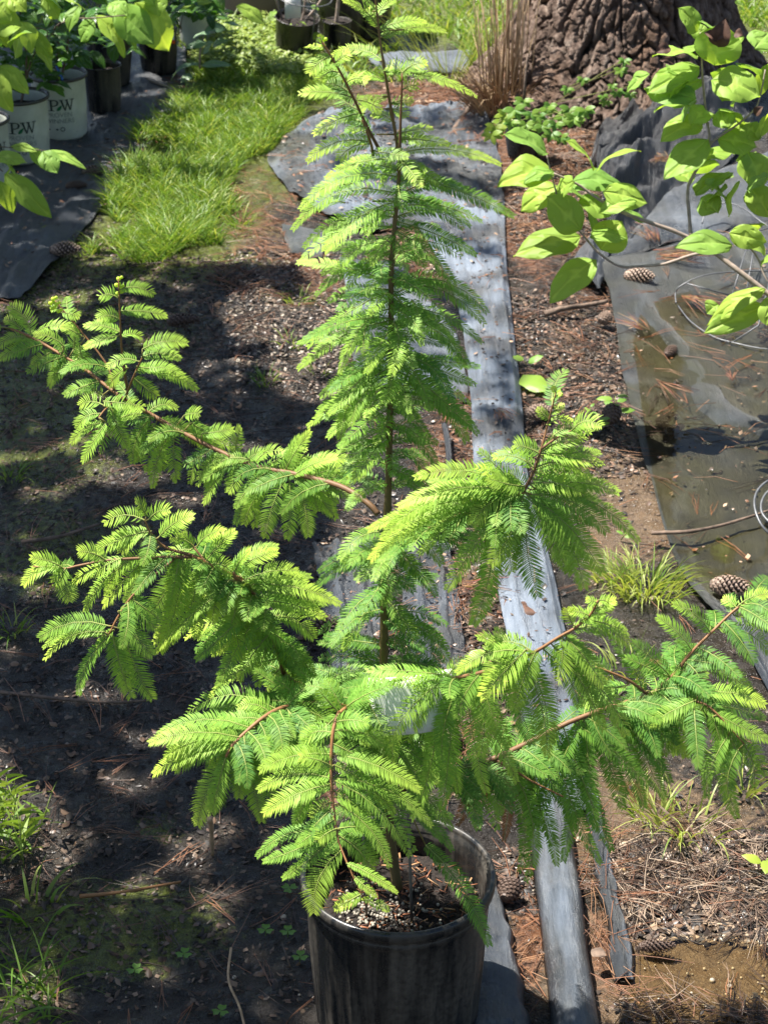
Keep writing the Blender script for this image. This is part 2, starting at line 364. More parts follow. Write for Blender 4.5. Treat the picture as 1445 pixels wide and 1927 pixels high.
def pond(u, v, p):
    x, y = PX(p); wet = blob(x, y, [(1380, 760, 300, 210, 1.5), (1300, 980, 130, 150, 1.2)])
    r = nz(p, 7, 1) ; s = sin(v * 24 + nz(p, 3) * 5)
    return (max(0, .1 * r + (.16 if s > .95 else 0)) * (1 if wet < .3 else .6), min(1, wet * (.75 + r)), .25)  # thin pale streaks put lit ridge highlights into the sheet colour
sheet('landscape_fabric', [(1120, 506), (1150, 570), (1168, 680), (1190, 790), (1222, 900), (1258, 1020), (1300, 1110), (1390, 1230), (1470, 1350)],
      [(1900, 330), (1900, 420), (1900, 560), (1900, 700), (1900, 800), (1900, 950), (1900, 1100), (1900, 1250), (1900, 1400)],
      'large sunken black sheet on the right holding green puddle water', .006, 110, 120, .007, .006, pond, 22, seed=12, flatz=pz, raised=lambda u, v: .012 * max(0, 1 - v * 14) + .03 * max(0, 1 - u * 5))
sheet('landscape_fabric', [(1180, 395), (1160, 440), (1110, 500)], [(1900, 180), (1900, 260), (1900, 345)], 'grey fabric lying behind the puddle under the wire cage', .03, 26, 60, .006, .008, lambda u, v, p: (max(0, .1 + .3 * nz(p, 5)), .12, 0), 10, seed=15)
def fx(u, v): return .075 * sin(pi * min(1, v * 1.05)) ** 2 * (.7 + .3 * sin(u * 9)) + .04 * abs(sin(v * 11 + u * 6)) * sin(pi * v)
sheet('landscape_fabric', [(1345, 180), (1255, 195), (1185, 230), (1125, 290), (1110, 330)], [(1420, 290), (1370, 330), (1300, 370), (1220, 430), (1150, 490)],
      'bunched black fabric heaped in deep folds at the foot of the pine', .02, 90, 90, .014, .026, lambda u, v, p: (max(0, nz(p, 9, 3)) * .1, 0, .97), 9, raised=fx, seed=21)
sheet('landscape_fabric', [(1085, 478), (1075, 500), (1090, 540)], [(1150, 470), (1140, 510), (1128, 560)], 'crumpled black fabric corner under the broad leaves', .02, 20, 20, .01, .02, lambda u, v, p: (.08, 0, .5), 3, raised=lambda u, v: .03 * sin(v * pi), seed=23)
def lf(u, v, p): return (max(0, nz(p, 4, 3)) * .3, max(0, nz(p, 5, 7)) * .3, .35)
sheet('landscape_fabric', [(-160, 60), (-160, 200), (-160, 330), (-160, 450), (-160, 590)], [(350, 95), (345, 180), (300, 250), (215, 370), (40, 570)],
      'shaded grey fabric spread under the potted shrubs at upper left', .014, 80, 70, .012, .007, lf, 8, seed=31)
sheet('landscape_fabric', [(690, 108), (700, 122), (720, 142)], [(890, 106), (886, 124), (876, 148)], 'far patch of grey fabric behind the top of the sapling', .014, 20, 24, .006, .006, lambda u, v, p: (.4 + .3 * nz(p, 8), 0, 0), 5, seed=35)
mb = MB(); mb.tube(catmull([G(836, 800, .03), G(842, 830, .035), G(845, 870, .03), G(842, 905, .02)], 5), [.007] * 16, 8, (.02, 0, .7)); tag(mb.build('drip_hose', M['fab'], loc=G(842, 850)), 'short piece of black hose lying beside the pale strip', 'hose')
# ------------------------------------------------------------ pots
def revolve(mb, c, prof, n=64, col=(1, 1, 1), rib=None, tilt=None):
    rows = []
    for r, z in prof:
        row = []
        for k in range(n):
            a = 2 * pi * k / n; rr = r * (1 + (rib(a, z) if rib else 0)); p = Vector((cos(a) * rr, sin(a) * rr, z))
            if tilt: p = tilt @ p
            row.append(p + Vector(c))
        rows.append(row)
    mb.grid(rows, col, wrap=True)
def potprof(r, h, rb, lip):
    return [(rb * .3, .0), (rb * .93, .002), (rb, .012), (rb + (r - rb) * .5, h * .5), (r - lip * 1.15, h - lip * 2.4), (r - lip, h - lip * 2.2), (r - lip * .9, h - lip * 1.2), (r - lip * .4, h - lip * 1.1), (r, h - lip * .75), (r, h - lip * .15), (r - lip * .25, h),
            (r - lip * .7, h - lip * .1), (r - lip * .9, h - lip * .8), (r - lip * 1.5, h - lip * 1.6), (r - lip * 1.7, h - lip * 2.6), (rb + (r - rb) * .5 - lip * .9, h * .5), (rb - lip, .02)]
def pot(c, r, h, rb, lip, mat, label, cat='pot', group=None, soil=.75, rib=None, name='nursery_pot', tilt=None, n=72):
    c = Vector(c); t = empty(name, c, label, cat, group)
    mb = MB(); revolve(mb, c, potprof(r, h, rb, lip), n, rib=rib, tilt=tilt); mb.build('pot_body', M[mat], t)
    if mat == 'pw':
        mb = MB(); revolve(mb, c, [(r * 1.0, h - lip * 1.5), (r + .003, h - lip * 1.3), (r + .0035, h + .001), (r - lip * .5, h + .003), (r - lip * 1.4, h - lip), (r - lip * 2.2, h * .6), (rb, h * .3)], n); mb.build('rim_band', M['pot'], t)
    if soil:
        mb = MB(); rs = (rb + (r - rb) * soil) - lip * 1.05; rows = []
        for i in range(12):
            row = []
            for kk in range(48):
                a = 2 * pi * kk / 48; rr = rs * i / 11; x, y = cos(a) * rr, sin(a) * rr
                p = Vector((x, y, h * soil + noise.fractal(Vector((x * 40 + c.x * 9, y * 40, c.y)), 1, 2, 3) * .006))
                row.append((tilt @ p if tilt else p) + c)
            rows.append(row)
        mb.grid(rows, wrap=True); mb.build('soil', M['soil'], t)
    return t
PC = A(749, 1640, 2.267); PC.z = 0; PH, PR = .26, .134
def rib(a, z): return .02 * max(0, sin(a * 20)) ** 2 * max(0, min(1, (PH * .82 - z) * 12)) if z < PH * .85 else 0
def prof_main():
    r, h, rb = PR, PH, .112
    body = [(rb * .3, 0), (rb * .95, .001)] + [(rb + (r - .008 - rb) * t, .006 + (h * .86 - .006) * t) for t in [i / 14 for i in range(15)]]
    return body + [(r - .0065, h * .875), (r - .005, h * .89), (r - .006, h * .905), (r - .0075, h * .915), (r - .004, h * .93), (r - .0005, h * .945), (r, h * .965), (r - .0005, h * .985), (r - .003, h), (r - .007, h * .998), (r - .009, h * .98), (r - .0085, h * .96), (r - .0125, h * .95), (r - .0115, h * .92), (r - .015, h * .9), (r - .014, h * .86), (r - .022, h * .4)]
t = empty('nursery_pot', PC, 'large dusty black ribbed pot in front with a sapling growing in it', 'pot')
mb = MB(); revolve(mb, PC, prof_main(), 240, rib=rib); mb.build('pot_body', M['pot'], t)
mb = MB(); rows = []
for i in range(26):
    row = []
    for kk in range(90):
        a = 2 * pi * kk / 90; rr = (PR - .017) * i / 25; x, y = cos(a) * rr, sin(a) * rr
        row.append(PC + Vector((x, y, .2 + noise.fractal(Vector((x * 60, y * 60, 4)), 1, 2, 4) * .009)))
    rows.append(row)
mb.grid(rows, wrap=True); mb.build('soil', M['soil'], t)
# fertiliser pellets and bits on the soil
mb = MB()
def bead(mb, c, r, col=(1, 1, 1), n=6, m=4):
    rows = [[Vector(c) + Vector((cos(2 * pi * k / n) * sin(pi * i / m), sin(2 * pi * k / n) * sin(pi * i / m), cos(pi * i / m))) * r for k in range(n)] for i in range(m + 1)]
    mb.grid(rows, col, wrap=True)
for i in range(230):
    px = random.gauss(710, 34); py = random.gauss(1722, 16)
    if i % 3 == 0: px, py = U(640, 830), U(1660, 1745)
    p = G(px, py, .206)
    if (p - PC).xy.length < PR - .022: bead(mb, (p.x, p.y, .205 + U(0, .004)), U(.0016, .0027))
tag(mb.build('fertilizer_pellets', M['pearl'], loc=(PC.x, PC.y, .2)), 'pale round pellets scattered over the soil of the front pot', 'pellets', kind='stuff')
mb = MB()
for i in range(260):
    a, rr = U(0, 6.28), sqrt(R()) * (PR - .022); p = PC + Vector((cos(a) * rr, sin(a) * rr, .203 + U(0, .004))); b = U(0, 6.28); l = U(.004, .02); d = Vector((cos(b), sin(b), U(-.1, .3))) * l
    mb.tube([p, p + d], [U(.0006, .0015)] * 2, 3, random.choice([(.2, .08, .04), (.35, .2, .1), (.08, .04, .03), (.3, .12, .06)]))
tag(mb.build('soil_litter', M['flake'], loc=(PC.x, PC.y, .2)), 'brown needle bits lying on the soil in the front pot', 'litter', kind='stuff')
def stake(a, b, r, label):
    mb = MB(); mb.tube([a, b], r, 6); tag(mb.build('plant_stake', M['stake'], loc=a), label, 'stake', 'thin stakes in the front pot')
stake(G(775, 1740, .2), A(766, 1450, 2.25), .0022, 'taller thin grey stake standing in the front pot, holding the white label')
stake(G(690, 1730, .2), A(683, 1560, 2.2), .0016, 'shorter thin grey stake half hidden by drooping sprays in the front pot')

def text_on(parent, txt, c, r, z, size, mat, nm, tw=0, taper=0):
    "lettering wrapped round a pot wall; c is the pot axis"
    cu = bpy.data.curves.new(nm, 'FONT'); cu.body = txt; cu.size = size; cu.align_x = 'CENTER'; cu.extrude = 0; cu.offset = 0
    o = bpy.data.objects.new('tmp', cu); scene.collection.objects.link(o); dg = bpy.context.evaluated_depsgraph_get()
    me = bpy.data.meshes.new_from_object(o.evaluated_get(dg)); mb = MB(); vs = []
    for v in me.vertices:
        a = -pi / 2 + v.co.x / r + tw; vs.append(Vector(c) + Vector((cos(a) * (r + taper * v.co.y + .0012), sin(a) * (r + taper * v.co.y + .0012), z + v.co.y)))
    mb.add(vs, [tuple(p.vertices) for p in me.polygons]); bpy.data.objects.remove(o); bpy.data.curves.remove(cu); return mb.build(nm, M[mat], parent, smooth=False)
def poly_on(parent, polys, c, r, z, s, mat, nm, tw=0, taper=0):
    mb = MB()
    for P in polys:
        vs = []
        for x, y in P:
            a = -pi / 2 + x * s / r + tw; rr = r + taper * y * s + .0012; vs.append(Vector(c) + Vector((cos(a) * rr, sin(a) * rr, z + y * s)))
        mb.add(vs, [tuple(range(len(P)))])
    return mb.build(nm, M[mat], parent, smooth=False)
Pl = [[(-.95, 0), (-.4, 0), (-.4, .06), (-.95, .06)], [(-.76, .06), (-.58, .06), (-.58, .94), (-.76, .94)], [(-.95, .94), (-.35, .94), (-.35, 1), (-.95, 1)],
      [(-.58, .88), (-.35, .94), (-.35, 1), (-.58, 1)], [(-.35, .92), (-.35, 1), (-.12, .94), (-.2, .86)], [(-.2, .86), (-.12, .94), (0, .74), (-.18, .72)], [(-.18, .72), (0, .74), (-.12, .5), (-.22, .58)], [(-.22, .58), (-.12, .5), (-.4, .42), (-.4, .5)], [(-.58, .42), (-.4, .42), (-.4, .5), (-.58, .5)]]
Wl = [[(.02, .94), (.4, .94), (.4, 1), (.02, 1)], [(.12, .94), (.3, .94), (.56, .02), (.46, 0)], [(.46, 0), (.56, .02), (.74, .7), (.68, .8)], [(.5, .94), (.78, .94), (.78, 1), (.5, 1)], [(.6, .94), (.76, .94), (1.0, .02), (.9, 0)], [(.9, 0), (1.0, .02), (1.22, .94), (1.14, .94)], [(1.0, .94), (1.34, .94), (1.34, 1), (1.0, 1)]]
Lf = [[(-.2, .02), (-.05, .02), (.12, .12), (.22, .32), (.26, .52), (.1, .46), (-.08, .34), (-.18, .18)]]
def pwpot(c, label, tw=0, extra=True, h=.196):
    t = pot(c, .0885, h, .079, .0045, 'pw', label, group='pale printed pots under the shrubs', soil=.8, name='printed_pot')
    r0, tp = .0803, .048; f = lambda z: .079 + (.0885 - .079) * .9 * z / h
    z = h * .52; poly_on(t, Pl, c, f(z), z, .036, 'ink', 'logo_letter', tw, tp); poly_on(t, Wl, c, f(z), z, .036, 'ink', 'logo_letter', tw, tp); poly_on(t, Lf, c, f(z) + .0005, z, .036, 'greenink', 'logo_leaf', tw, tp)
    text_on(t, 'PROVEN', c, f(h * .46), h * .42, .021, 'grayink', 'lettering', tw, tp); text_on(t, 'WINNERS', c, f(h * .37), h * .32, .021, 'grayink', 'lettering', tw, tp)
    if extra:
        poly_on(t, [[(-1.3, 0), (1.5, 0), (1.5, .03), (-1.3, .03)], [(-1.2, -.75), (1.5, -.75), (1.5, -.71), (-1.2, -.71)]], c, f(h * .28), h * .285, .036, 'grayink', 'printed_line', tw, tp)
        ring = [[(cos(a) * .13 + .18, sin(a) * .13 - .33), (cos(a + .55) * .13 + .18, sin(a + .55) * .13 - .33), (cos(a + .55) * .21 + .18, sin(a + .55) * .21 - .33), (cos(a) * .21 + .18, sin(a) * .21 - .33)] for a in [i * .7 for i in range(9)]]
        poly_on(t, ring + [[(-1.1, -.42), (-.2, -.42), (-.2, -.28), (-1.1, -.28)]], c, f(h * .25), h * .28, .036, 'ink', 'logo_ring', tw, tp)
    return t
cB = A(113, 273, 6.31); cB.z = gh(cB.x, cB.y) + .012; cB.x = A(113, 200, 6.31).x
cA = A(47, 321, 6.07); cA.z = .014; cC = A(-28, 365, 5.84); cC.z = .014
pwpot(cB, 'pale printed pot farthest back, between another pale pot and a plain black pot', .12)
pwpot(cA, 'pale printed pot in the middle of three, its lower edge behind drooping leaves', .14)
pwpot(cC, 'pale printed pot cut off by the picture edge, foremost of three', .62)
def at_ground(px, D, z=.012):
    p = A(px, 200, D); return Vector((p.x, p.y, gh(p.x, p.y) + z))
cD = at_ground(197, 6.56); pot(cD, .0625, .158, .052, .004, 'pot', 'small plain black pot right beside the pale printed pots', soil=.85)
cE = at_ground(213, 6.86); pot(cE, .083, .19, .062, .004, 'pot', 'black pot with a torn rim behind the small black pot', soil=.93)
cF = at_ground(303, 7.02); pot(cF, .07, .15, .06, .004, 'pot', 'black pot holding a plant with an orange tag, beside the leaning pale pot', soil=.93)
cG = at_ground(378, 7.35)
tl = (UPV * 0 + Vector((0, 0, 1))).rotation_difference(Vector((.18, .1, 1)).normalized()).to_matrix()
tg = pot(cG, .072, .21, .062, .004, 'pw', 'pale printed pot standing far back behind grey green leaves', soil=.8, name='printed_pot'); text_on(tg, 'PROVEN', cG, .068, .15, .02, 'grayink', 'lettering', 0, .04); text_on(tg, 'PROVEN', cG, .064, .075, .02, 'grayink', 'lettering', 0, .04)
cH = at_ground(556, 7.2); tlt = Vector((0, 0, 1)).rotation_difference(Vector((.1, -.16, 1)).normalized()).to_matrix()
pot(cH, .079, .15, .066, .004, 'pot', 'black pot leaning toward the right on the grass, twiggy stems in it', soil=.88, tilt=tlt)
cI = at_ground(636, 7.3); pot(cI, .052, .1, .045, .003, 'pot', 'small black pot right behind the leaning black pot', soil=.93)
cJ = at_ground(668, 7.52); pot(cJ, .155, .36, .13, .006, 'pot', 'very large black pot farthest back behind the sapling top', soil=.9)
cK = at_ground(500, 7.9); pot(cK, .16, .3, .15, .006, 'taupe', 'wide grey brown container at the top behind the leaning pot', soil=.9, name='planter')
cL = at_ground(989, 6.02); pot(cL, .0665, .125, .05, .004, 'pot', 'small empty looking black pot at the foot of the pine with a thin stem', soil=.4)
# fallen pot stick
def stick(P, r, label, nm='dead_branch', mat='stickwood', n=8):
    P = catmull(P, 6); mb = MB(); m = len(P); mb.tube(P, [r * (1.15 - .5 * i / m) for i in range(m)], n, (.9, 0, 0), jit=.35)
    return tag(mb.build(nm, M[mat], loc=P[0]), label, 'branch')
stick([G(852, 246, .03), G(872, 218, .045), G(893, 185, .08), G(912, 160, .1)], .0085, 'thick dead branch leaning beside the dry grass clump')
stick([G(1025, 590, .02), G(1060, 580, .028), G(1105, 574, .026), G(1143, 566, .03)], .0075, 'short rotten stick lying on the mud near the puddle sheet')
stick([G(278, 148, .02), G(300, 156, .03), G(328, 168, .02)], .006, 'pale bare stick lying in front of the potted shrubs', mat='paletwig')
stick([G(1225, 1003, .03), G(1300, 1000, .035), G(1370, 985, .03), G(1450, 960, .03)], .004, 'long dark twig lying across the right puddle edge')
stick([G(150, 1688, .015), G(240, 1678, .02), G(340, 1660, .012)], .0028, 'orange brown stick lying on the dark mud at lower left', mat='twig')
stick([G(395, 1540, .11), G(398, 1570, .06), G(400, 1610, .01)], .0042, 'short upright tan stub in the mud left of the pot', mat='tan')
stick([G(40, 1020, .02), G(110, 1010, .02), G(190, 985, .02)], .004, 'thin dead twig lying on the mud at far left', mat='stickwood')
stick([G(0, 1303, .012), G(90, 1313, .016), G(200, 1322, .012), G(290, 1318, .01)], .003, 'brown twig lying level across the shaded mud', mat='stickwood')
P = catmull([G(435, 1790, .0) + Vector((0, 0, .005)), G(430, 1845, .03), G(452, 1900, .03), G(470, 1980, .01)], 6)
mb = MB(); mb.tube(P, .002, 5); tag(mb.build('dry_runner', M['tan'], loc=P[0]), 'curved dry grass stem lying on mud left of the pot', 'stem')

# ------------------------------------------------------------ pine tree trunk with deep bark
TC = A(1172, 200, 6.68); TC = Vector((TC.x, 6.68, gh(TC.x, 6.68)))
t = empty('pine_tree', TC, 'thick old pine trunk with deeply furrowed brown bark', 'tree')
mb = MB(); rows = []; cl = []; nz_, na = 420, 560
for i in range(nz_):
    z = -.06 + 1.25 * i / (nz_ - 1); row = []
    for kk in range(na):
        a = 2 * pi * kk / na; fl = .40 * math.exp(-max(0, z + .02) * 4.2) * .45
        lobe = 1 + .07 * sin(a * 5 + 1) * math.exp(-max(0, z) * 4) + .03 * sin(a * 3)
        r = (.236 + fl * 1.3) * lobe - z * .02; x, y = cos(a), sin(a)
        q = Vector((x * r, y * r, z)); wq = noise.noise_vector(Vector((q.x * 6, q.y * 6, z * 5))) * .55
        n1_ = abs(noise.noise(Vector((q.x * 17, q.y * 17, z * 2.2)) + wq * .7)); n2_ = abs(noise.noise(Vector((q.x * 34 + 7, q.y * 34, z * 5)) + wq * 1.4)); n3_ = abs(noise.noise(Vector((q.x * 60, q.y * 60 + 3, z * 30)))); ridge = min(1, n1_ * 8) ** .8 * .6 + min(1, n2_ * 9) ** .8 * .4; r2 = min(1, n3_ * 4)
        fr = noise.fractal(Vector((q.x * 22, q.y * 22, z * 12)), .9, 2.2, 4)
        st_ = noise.noise(Vector((q.x * 26, q.y * 26, z * 17))); dd = ridge * .042 + r2 * .003 + fr * .004 + (.007 if st_ > .08 else 0) + (.006 if st_ < -.12 else 0)
        r += dd - .02; row.append(TC + Vector((x * r - z * .0, y * r, z))); cl.append((max(0, min(1, ridge * 1.9 - .45)), 0, 0))
    rows.append(row)
mb.grid(rows, cl, wrap=True); mb.build('trunk', M['bark'], t)
mb = MB(); mb.tube([TC + Vector((0, 0, 1.15)), TC + Vector((0, 0, 3.2)), TC + Vector((0, .1, 7))], [.25, .22, .16], 40, jit=.1); mb.build('upper_trunk', M['bark'], t)

# ------------------------------------------------------------ pine cones
def cone(loc, L, W, d, label, tone=.6, openn=1.0):
    mb = MB(); ax = Vector(d).normalized(); u = ax.orthogonal().normalized(); v = ax.cross(u); c = Vector(loc)
    mb.tube([c - ax * L * .5, c - ax * L * .2, c + ax * L * .25, c + ax * L * .5], [W * .2, W * .34, W * .26, W * .06], 10, (.1, 0, 0))
    n = 110
    for i in range(n):
        s = i / n; a = i * 2.39996; pz = (s - .5) * L; rr = W * .5 * sin(pi * (s * .86 + .1)) ** .7
        o = u * cos(a) + v * sin(a); tn = ax.cross(o); sz = W * .13 * (1.1 - .5 * s)
        p0 = c + ax * (pz - .02 * L) + o * rr * .45; p1 = c + ax * (pz + sz * .8) + o * rr * openn
        k1 = tone * U(.7, 1.3)
        mb.add([p0 - tn * sz * .4, p0 + tn * sz * .4, p1 + tn * sz, p1 - tn * sz, p1 + ax * sz * .9 + o * sz * .25, p1 - ax * sz * .35 + o * sz * .35], [(0, 1, 2, 3), (3, 2, 4), (0, 3, 5), (1, 5, 2), (3, 4, 5), (2, 5, 4)],
               [(.1, 0, 0), (.1, 0, 0), (k1 * .6, 0, 0), (k1 * .6, 0, 0), (k1, 0, 0), (k1, 0, 0)])
    return tag(mb.build('pine_cone', M['cone'], loc=c, smooth=False), label, 'pine cone', 'fallen pine cones')
for px, py, L, W, an, lb, tn in [
    (1202, 523, 66, 36, -.35, 'pale tan pine cone on grey fabric under the bare branch', 1.0),
    (1372, 1104, 84, 48, -.4, 'brown pine cone on the edge of the sunken sheet beside pale weeds', .6),
    (1012, 775, 58, 36, .05, 'reddish pine cone touching the right edge of the pale strip', .75),
    (1150, 778, 62, 42, 1.2, 'wet black pine cone standing half upright by the small seedling', .12),
    (122, 470, 66, 34, -.1, 'large grey pine cone on moss at the left by the grass', .75),
    (345, 600, 72, 32, .0, 'black wet pine cone lying on mud right of the left branch tips', .1),
    (175, 318, 50, 27, -.3, 'greenish pine cone on the fabric in front of the pale pots', .35),
    (143, 344, 46, 22, -.1, 'dark small pine cone on shaded fabric nearest the drooping leaf', .12),
    (845, 1385, 70, 42, 1.0, 'half hidden pine cone just behind the front pot', .7),
    (600, 1178, 80, 50, .2, 'black pine cone under the sprays at the pleated strip', .15),
    (1237, 1772, 76, 34, -.05, 'wet black pine cone on needle litter at lower right', .1),
    (1138, 596, 34, 30, .9, 'small brown pine cone at the stick end by the puddle sheet', .5),
    (1262, 655, 42, 24, 1.0, 'dark rotting pine cone sunk in the green puddle', .15),
    (958, 1672, 60, 50, 1.2, 'wet black pine cone wedged right of the pot rim', .12)]:
    p = G(px, py, .03); zz = gh(p.x, p.y) + .03
    p = G(px, py, zz); k_ = (p - CP).dot(FWD) / FPX; cone((p.x, p.y, gh(p.x, p.y) + W * k_ * .42 + .01), L * k_ * .86, W * k_ * .86, (cos(an), sin(an) * .9, .08), lb, tn)

# ------------------------------------------------------------ wire cages
def ring(c, r, tilt, n=40, a0=0, a1=2 * pi):
    u = Vector(tilt).normalized(); e = u.orthogonal().normalized(); f = u.cross(e)
    return [Vector(c) + (e * cos(a0 + (a1 - a0) * i / n) + f * sin(a0 + (a1 - a0) * i / n)) * r for i in range(n + 1)]
def cage(name, label, segs, rad):
    c = sum((s[0] for s in segs), Vector()) / len(segs); t = empty(name, c, label, 'wire cage')
    for nm, s in [('wire_ring' if len(s) > 8 else 'wire_leg', s) for s in segs]:
        mb = MB(); mb.tube(s, rad, 6); mb.build(nm, M['wire'], t)
b = cH + Vector((.02, -.02, 0)); zt = .215
rg = ring(b + Vector((.02, 0, zt)), .095, (.12, -.1, 1)); rg2 = ring(b + Vector((.02, 0, zt + .16)), .115, (.1, -.1, 1))
cage('wire_cage', 'silver wire hoop cage standing in the leaning black pot', [rg, rg2] + [[rg[i] + (rg[i] - b).xy.to_3d() * .3 + Vector((0, 0, .25)), rg[i], Vector((b.x + (rg[i].x - b.x) * .6, b.y + (rg[i].y - b.y) * .6, .04))] for i in (2, 15, 28)], .0022)
def Q(px, py, z): return G(px, py, z)
c1 = catmull([Q(1272, 570, .03), Q(1271, 552, .04), Q(1280, 538, .06), Q(1320, 519, .08), Q(1380, 511, .08), Q(1460, 512, .06), Q(1520, 540, .04), Q(1525, 580, .02)], 5)
c2 = catmull([Q(1275, 574, .02), Q(1300, 605, .015), Q(1340, 632, .012), Q(1378, 644, .012), Q(1445, 657, .012), Q(1520, 655, .012)], 5)
c3 = catmull([Q(1321, 420, .05), Q(1327, 400, .07), Q(1345, 385, .09), Q(1370, 381, .1), Q(1400, 392, .1), Q(1430, 415, .09), Q(1480, 450, .06)], 5)
c4 = catmull([Q(1410, 448, .1), Q(1425, 435, .12), Q(1460, 425, .12)], 5)
cage('wire_cage', 'bent wire cage lying on its side in the green puddle', [c1, c2, c3, c4, [Q(1288, 532, .06), Q(1377, 556, .03)], [Q(1377, 556, .03), Q(1412, 442, .11)], [Q(1405, 545, .03), Q(1423, 440, .1)], [Q(1378, 644, .012), Q(1427, 612, .05), Q(1450, 520, .11)], [Q(1420, 470, .1), Q(1450, 478, .1)]], .0019)
c5 = catmull([Q(1470, 895, .1), Q(1440, 908, .1), Q(1422, 930, .1), Q(1421, 960, .09), Q(1438, 995, .07), Q(1475, 1025, .04)], 6); c6 = catmull([Q(1475, 915, .06), Q(1445, 925, .05), Q(1432, 950, .04), Q(1440, 975, .03), Q(1480, 1005, .02)], 5)
cage('wire_cage', 'shiny wire hoop cage poking in from the right edge of the picture', [c5, c6, [c5[3], c6[3]]], .0026)

# ------------------------------------------------------------ dry grass clump, rotten litter, soil litter
def bladeto(mb, p, d, L, wd, col, bend=.3, segs=4):
    d = Vector(d).normalized(); s = d.cross(Vector((0, 1, .3))); s = (s + d.cross(Vector((U(-1, 1), U(-1, 1), 0))) * .8)
    s = s.normalized() if s.length > 1e-4 else Vector((1, 0, 0)); vs = []; q = Vector(p); out = Vector((d.x, d.y, 0)); out = out.normalized() if out.length > 1e-3 else Vector((U(-1, 1), U(-1, 1), 0)).normalized()
    cl = []
    for i in range(segs + 1):
        u = i / segs; w_ = wd * (1 - u) ** .6 * .5 + .00002
        vs += [q - s * w_, q + s * w_]; cl += [col, col]; d = (d + (out * .8 + Vector((0, 0, -1))) * bend * (.15 + .6 * u) / segs * 2).normalized(); q = q + d * L / segs
    mb.add(vs, [(2 * i, 2 * i + 1, 2 * i + 3, 2 * i + 2) for i in range(segs)], cl)
gc = at_ground(950, 6.45, 0); t = empty('grass_clump', gc, 'clump of tall dry tan grass stems left of the pine trunk', 'dry grass')
mb = MB()
for i in range(60):
    a = U(0, 6.28); rr = U(0, .09); p = gc + Vector((cos(a) * rr, sin(a) * rr * .6, 0)); d = Vector((cos(a) * rr * 1.2 + U(-.05, .05), sin(a) * rr, 1)); L = U(.2, .62)
    mb.tube([p, p + d * L * .5, p + d * L + Vector((U(-.03, .03), 0, 0))], [.003, .0024, .001], 4)
mb.build('stems', M['tan'], t); mb = MB()
for i in range(420):
    a = U(0, 6.28); rr = U(0, .11); p = gc + Vector((cos(a) * rr, sin(a) * rr * .7, 0)); bladeto(mb, p, (cos(a) * .5 + U(-.3, .3), sin(a) * .5, 1), U(.06, .24), .005, (.34, .24, .14) if R() < .7 else (.18, .1, .06), U(.2, 1.6))
mb.build('dry_blades', M['flake'], t)
mb = MB()
for i in range(90):
    a = U(0, 6.28); rr = U(0, .2); p = at_ground(845, 6.9, 0) + Vector((cos(a) * rr, sin(a) * rr * .6, 0)); bladeto(mb, p, (cos(a) * .6, sin(a) * .4, 1), U(.2, .45), .0022, (.15, .6, 0), U(.3, .9), 6)
o = mb.build('grass_clump', M['grass'], loc=at_ground(845, 6.9, 0)); tag(o, 'thin wispy green grass stems arching in front of the far lawn', 'grass clump')
# ------------------------------------------------------------ the sapling
def spray(mb, st, B, T, wid, young=.3, tone=.5, sag=.12, nrm=None, dens=1.0, curl=.25):
    "one flat feathery branchlet from B to T: axis into st, needles into mb"
    B, T = Vector(B), Vector(T); ax = T - B; L = ax.length
    if L < .004: return
    n0 = Vector(nrm) if nrm is not None else Vector((U(-.45, .2), -.55 + U(-.3, .25), .85))
    ad = ax / L; arch = (Vector((0, 0, 1)) - ad * ad.z); arch = arch * (sag * L)
    sd = ad.cross(n0)
    if sd.length < 1e-3: sd = Vector((1, 0, 0))
    sway = sd.normalized() * L * U(-.1, .1)
    N = max(5, int(L / .00215 * dens)); pts = []
    for i in range(N + 1):
        u = i / N; pts.append(B + ax * u + (arch + sway) * (4 * u * (1 - u)))
    st.tube([pts[int(N * q)] for q in (0, .25, .5, .75, 1)], [.0011, .0009, .0007, .0005, .0003], 4, (.3, .75, 0), cap=False)
    miss = .02 if R() < .8 else .16
    for i in range(1, N + 1):
        u = i / N; p = pts[i]; d = (pts[min(N, i + 1)] - pts[i - 1]).normalized(); s = d.cross(n0).normalized(); nn = s.cross(d).normalized()
        w_ = 1.04 * wid * (min(1, .55 + u * 1.6) if u < .3 else 1.0) * (1 - .62 * max(0, (u - .62) / .38) ** 1.6)
        yg = young * (.25 + .75 * u ** 2) + U(-.06, .06); yg = max(0, min(1, yg)); tn = max(0, min(1, tone + U(-.14, .14)))
        for sg in (-1, 1):
            if R() < miss: continue
            fw = .42 + .55 * u ** 3 + U(-.1, .1); l = w_ * U(.82, 1.1)
            dd = (s * sg + d * fw + nn * (U(-.12, .22) )).normalized(); m_ = p + dd * l * .55 ; e = m_ + (dd + d * .25 - nn * curl * U(.4, 1.2)).normalized() * l * .45
            wv = (d - dd * d.dot(dd)).normalized() * .00088
            mb.add([p - wv * .5, p + wv * .5, m_ + wv, m_ - wv, e], [(0, 1, 2, 3), (3, 2, 4)], (tn, yg, 0))
def twig(mb, P, r0, r1, c0=.2, c1=.9, n=7):
    P = catmull(P, 5); m = len(P); mb.tube(P, [r0 + (r1 - r0) * (i / (m - 1)) ** .8 for i in range(m)], n, [(c0 + (c1 - c0) * (i / (m - 1)), 0, 0) for i in range(m) for _ in range(n)]); return P
SY = 2.267
SAP = empty('conifer_sapling', Vector((PC.x, PC.y, .2)), 'tall feathery young conifer with bright green drooping sprays, growing in the front pot', 'sapling')
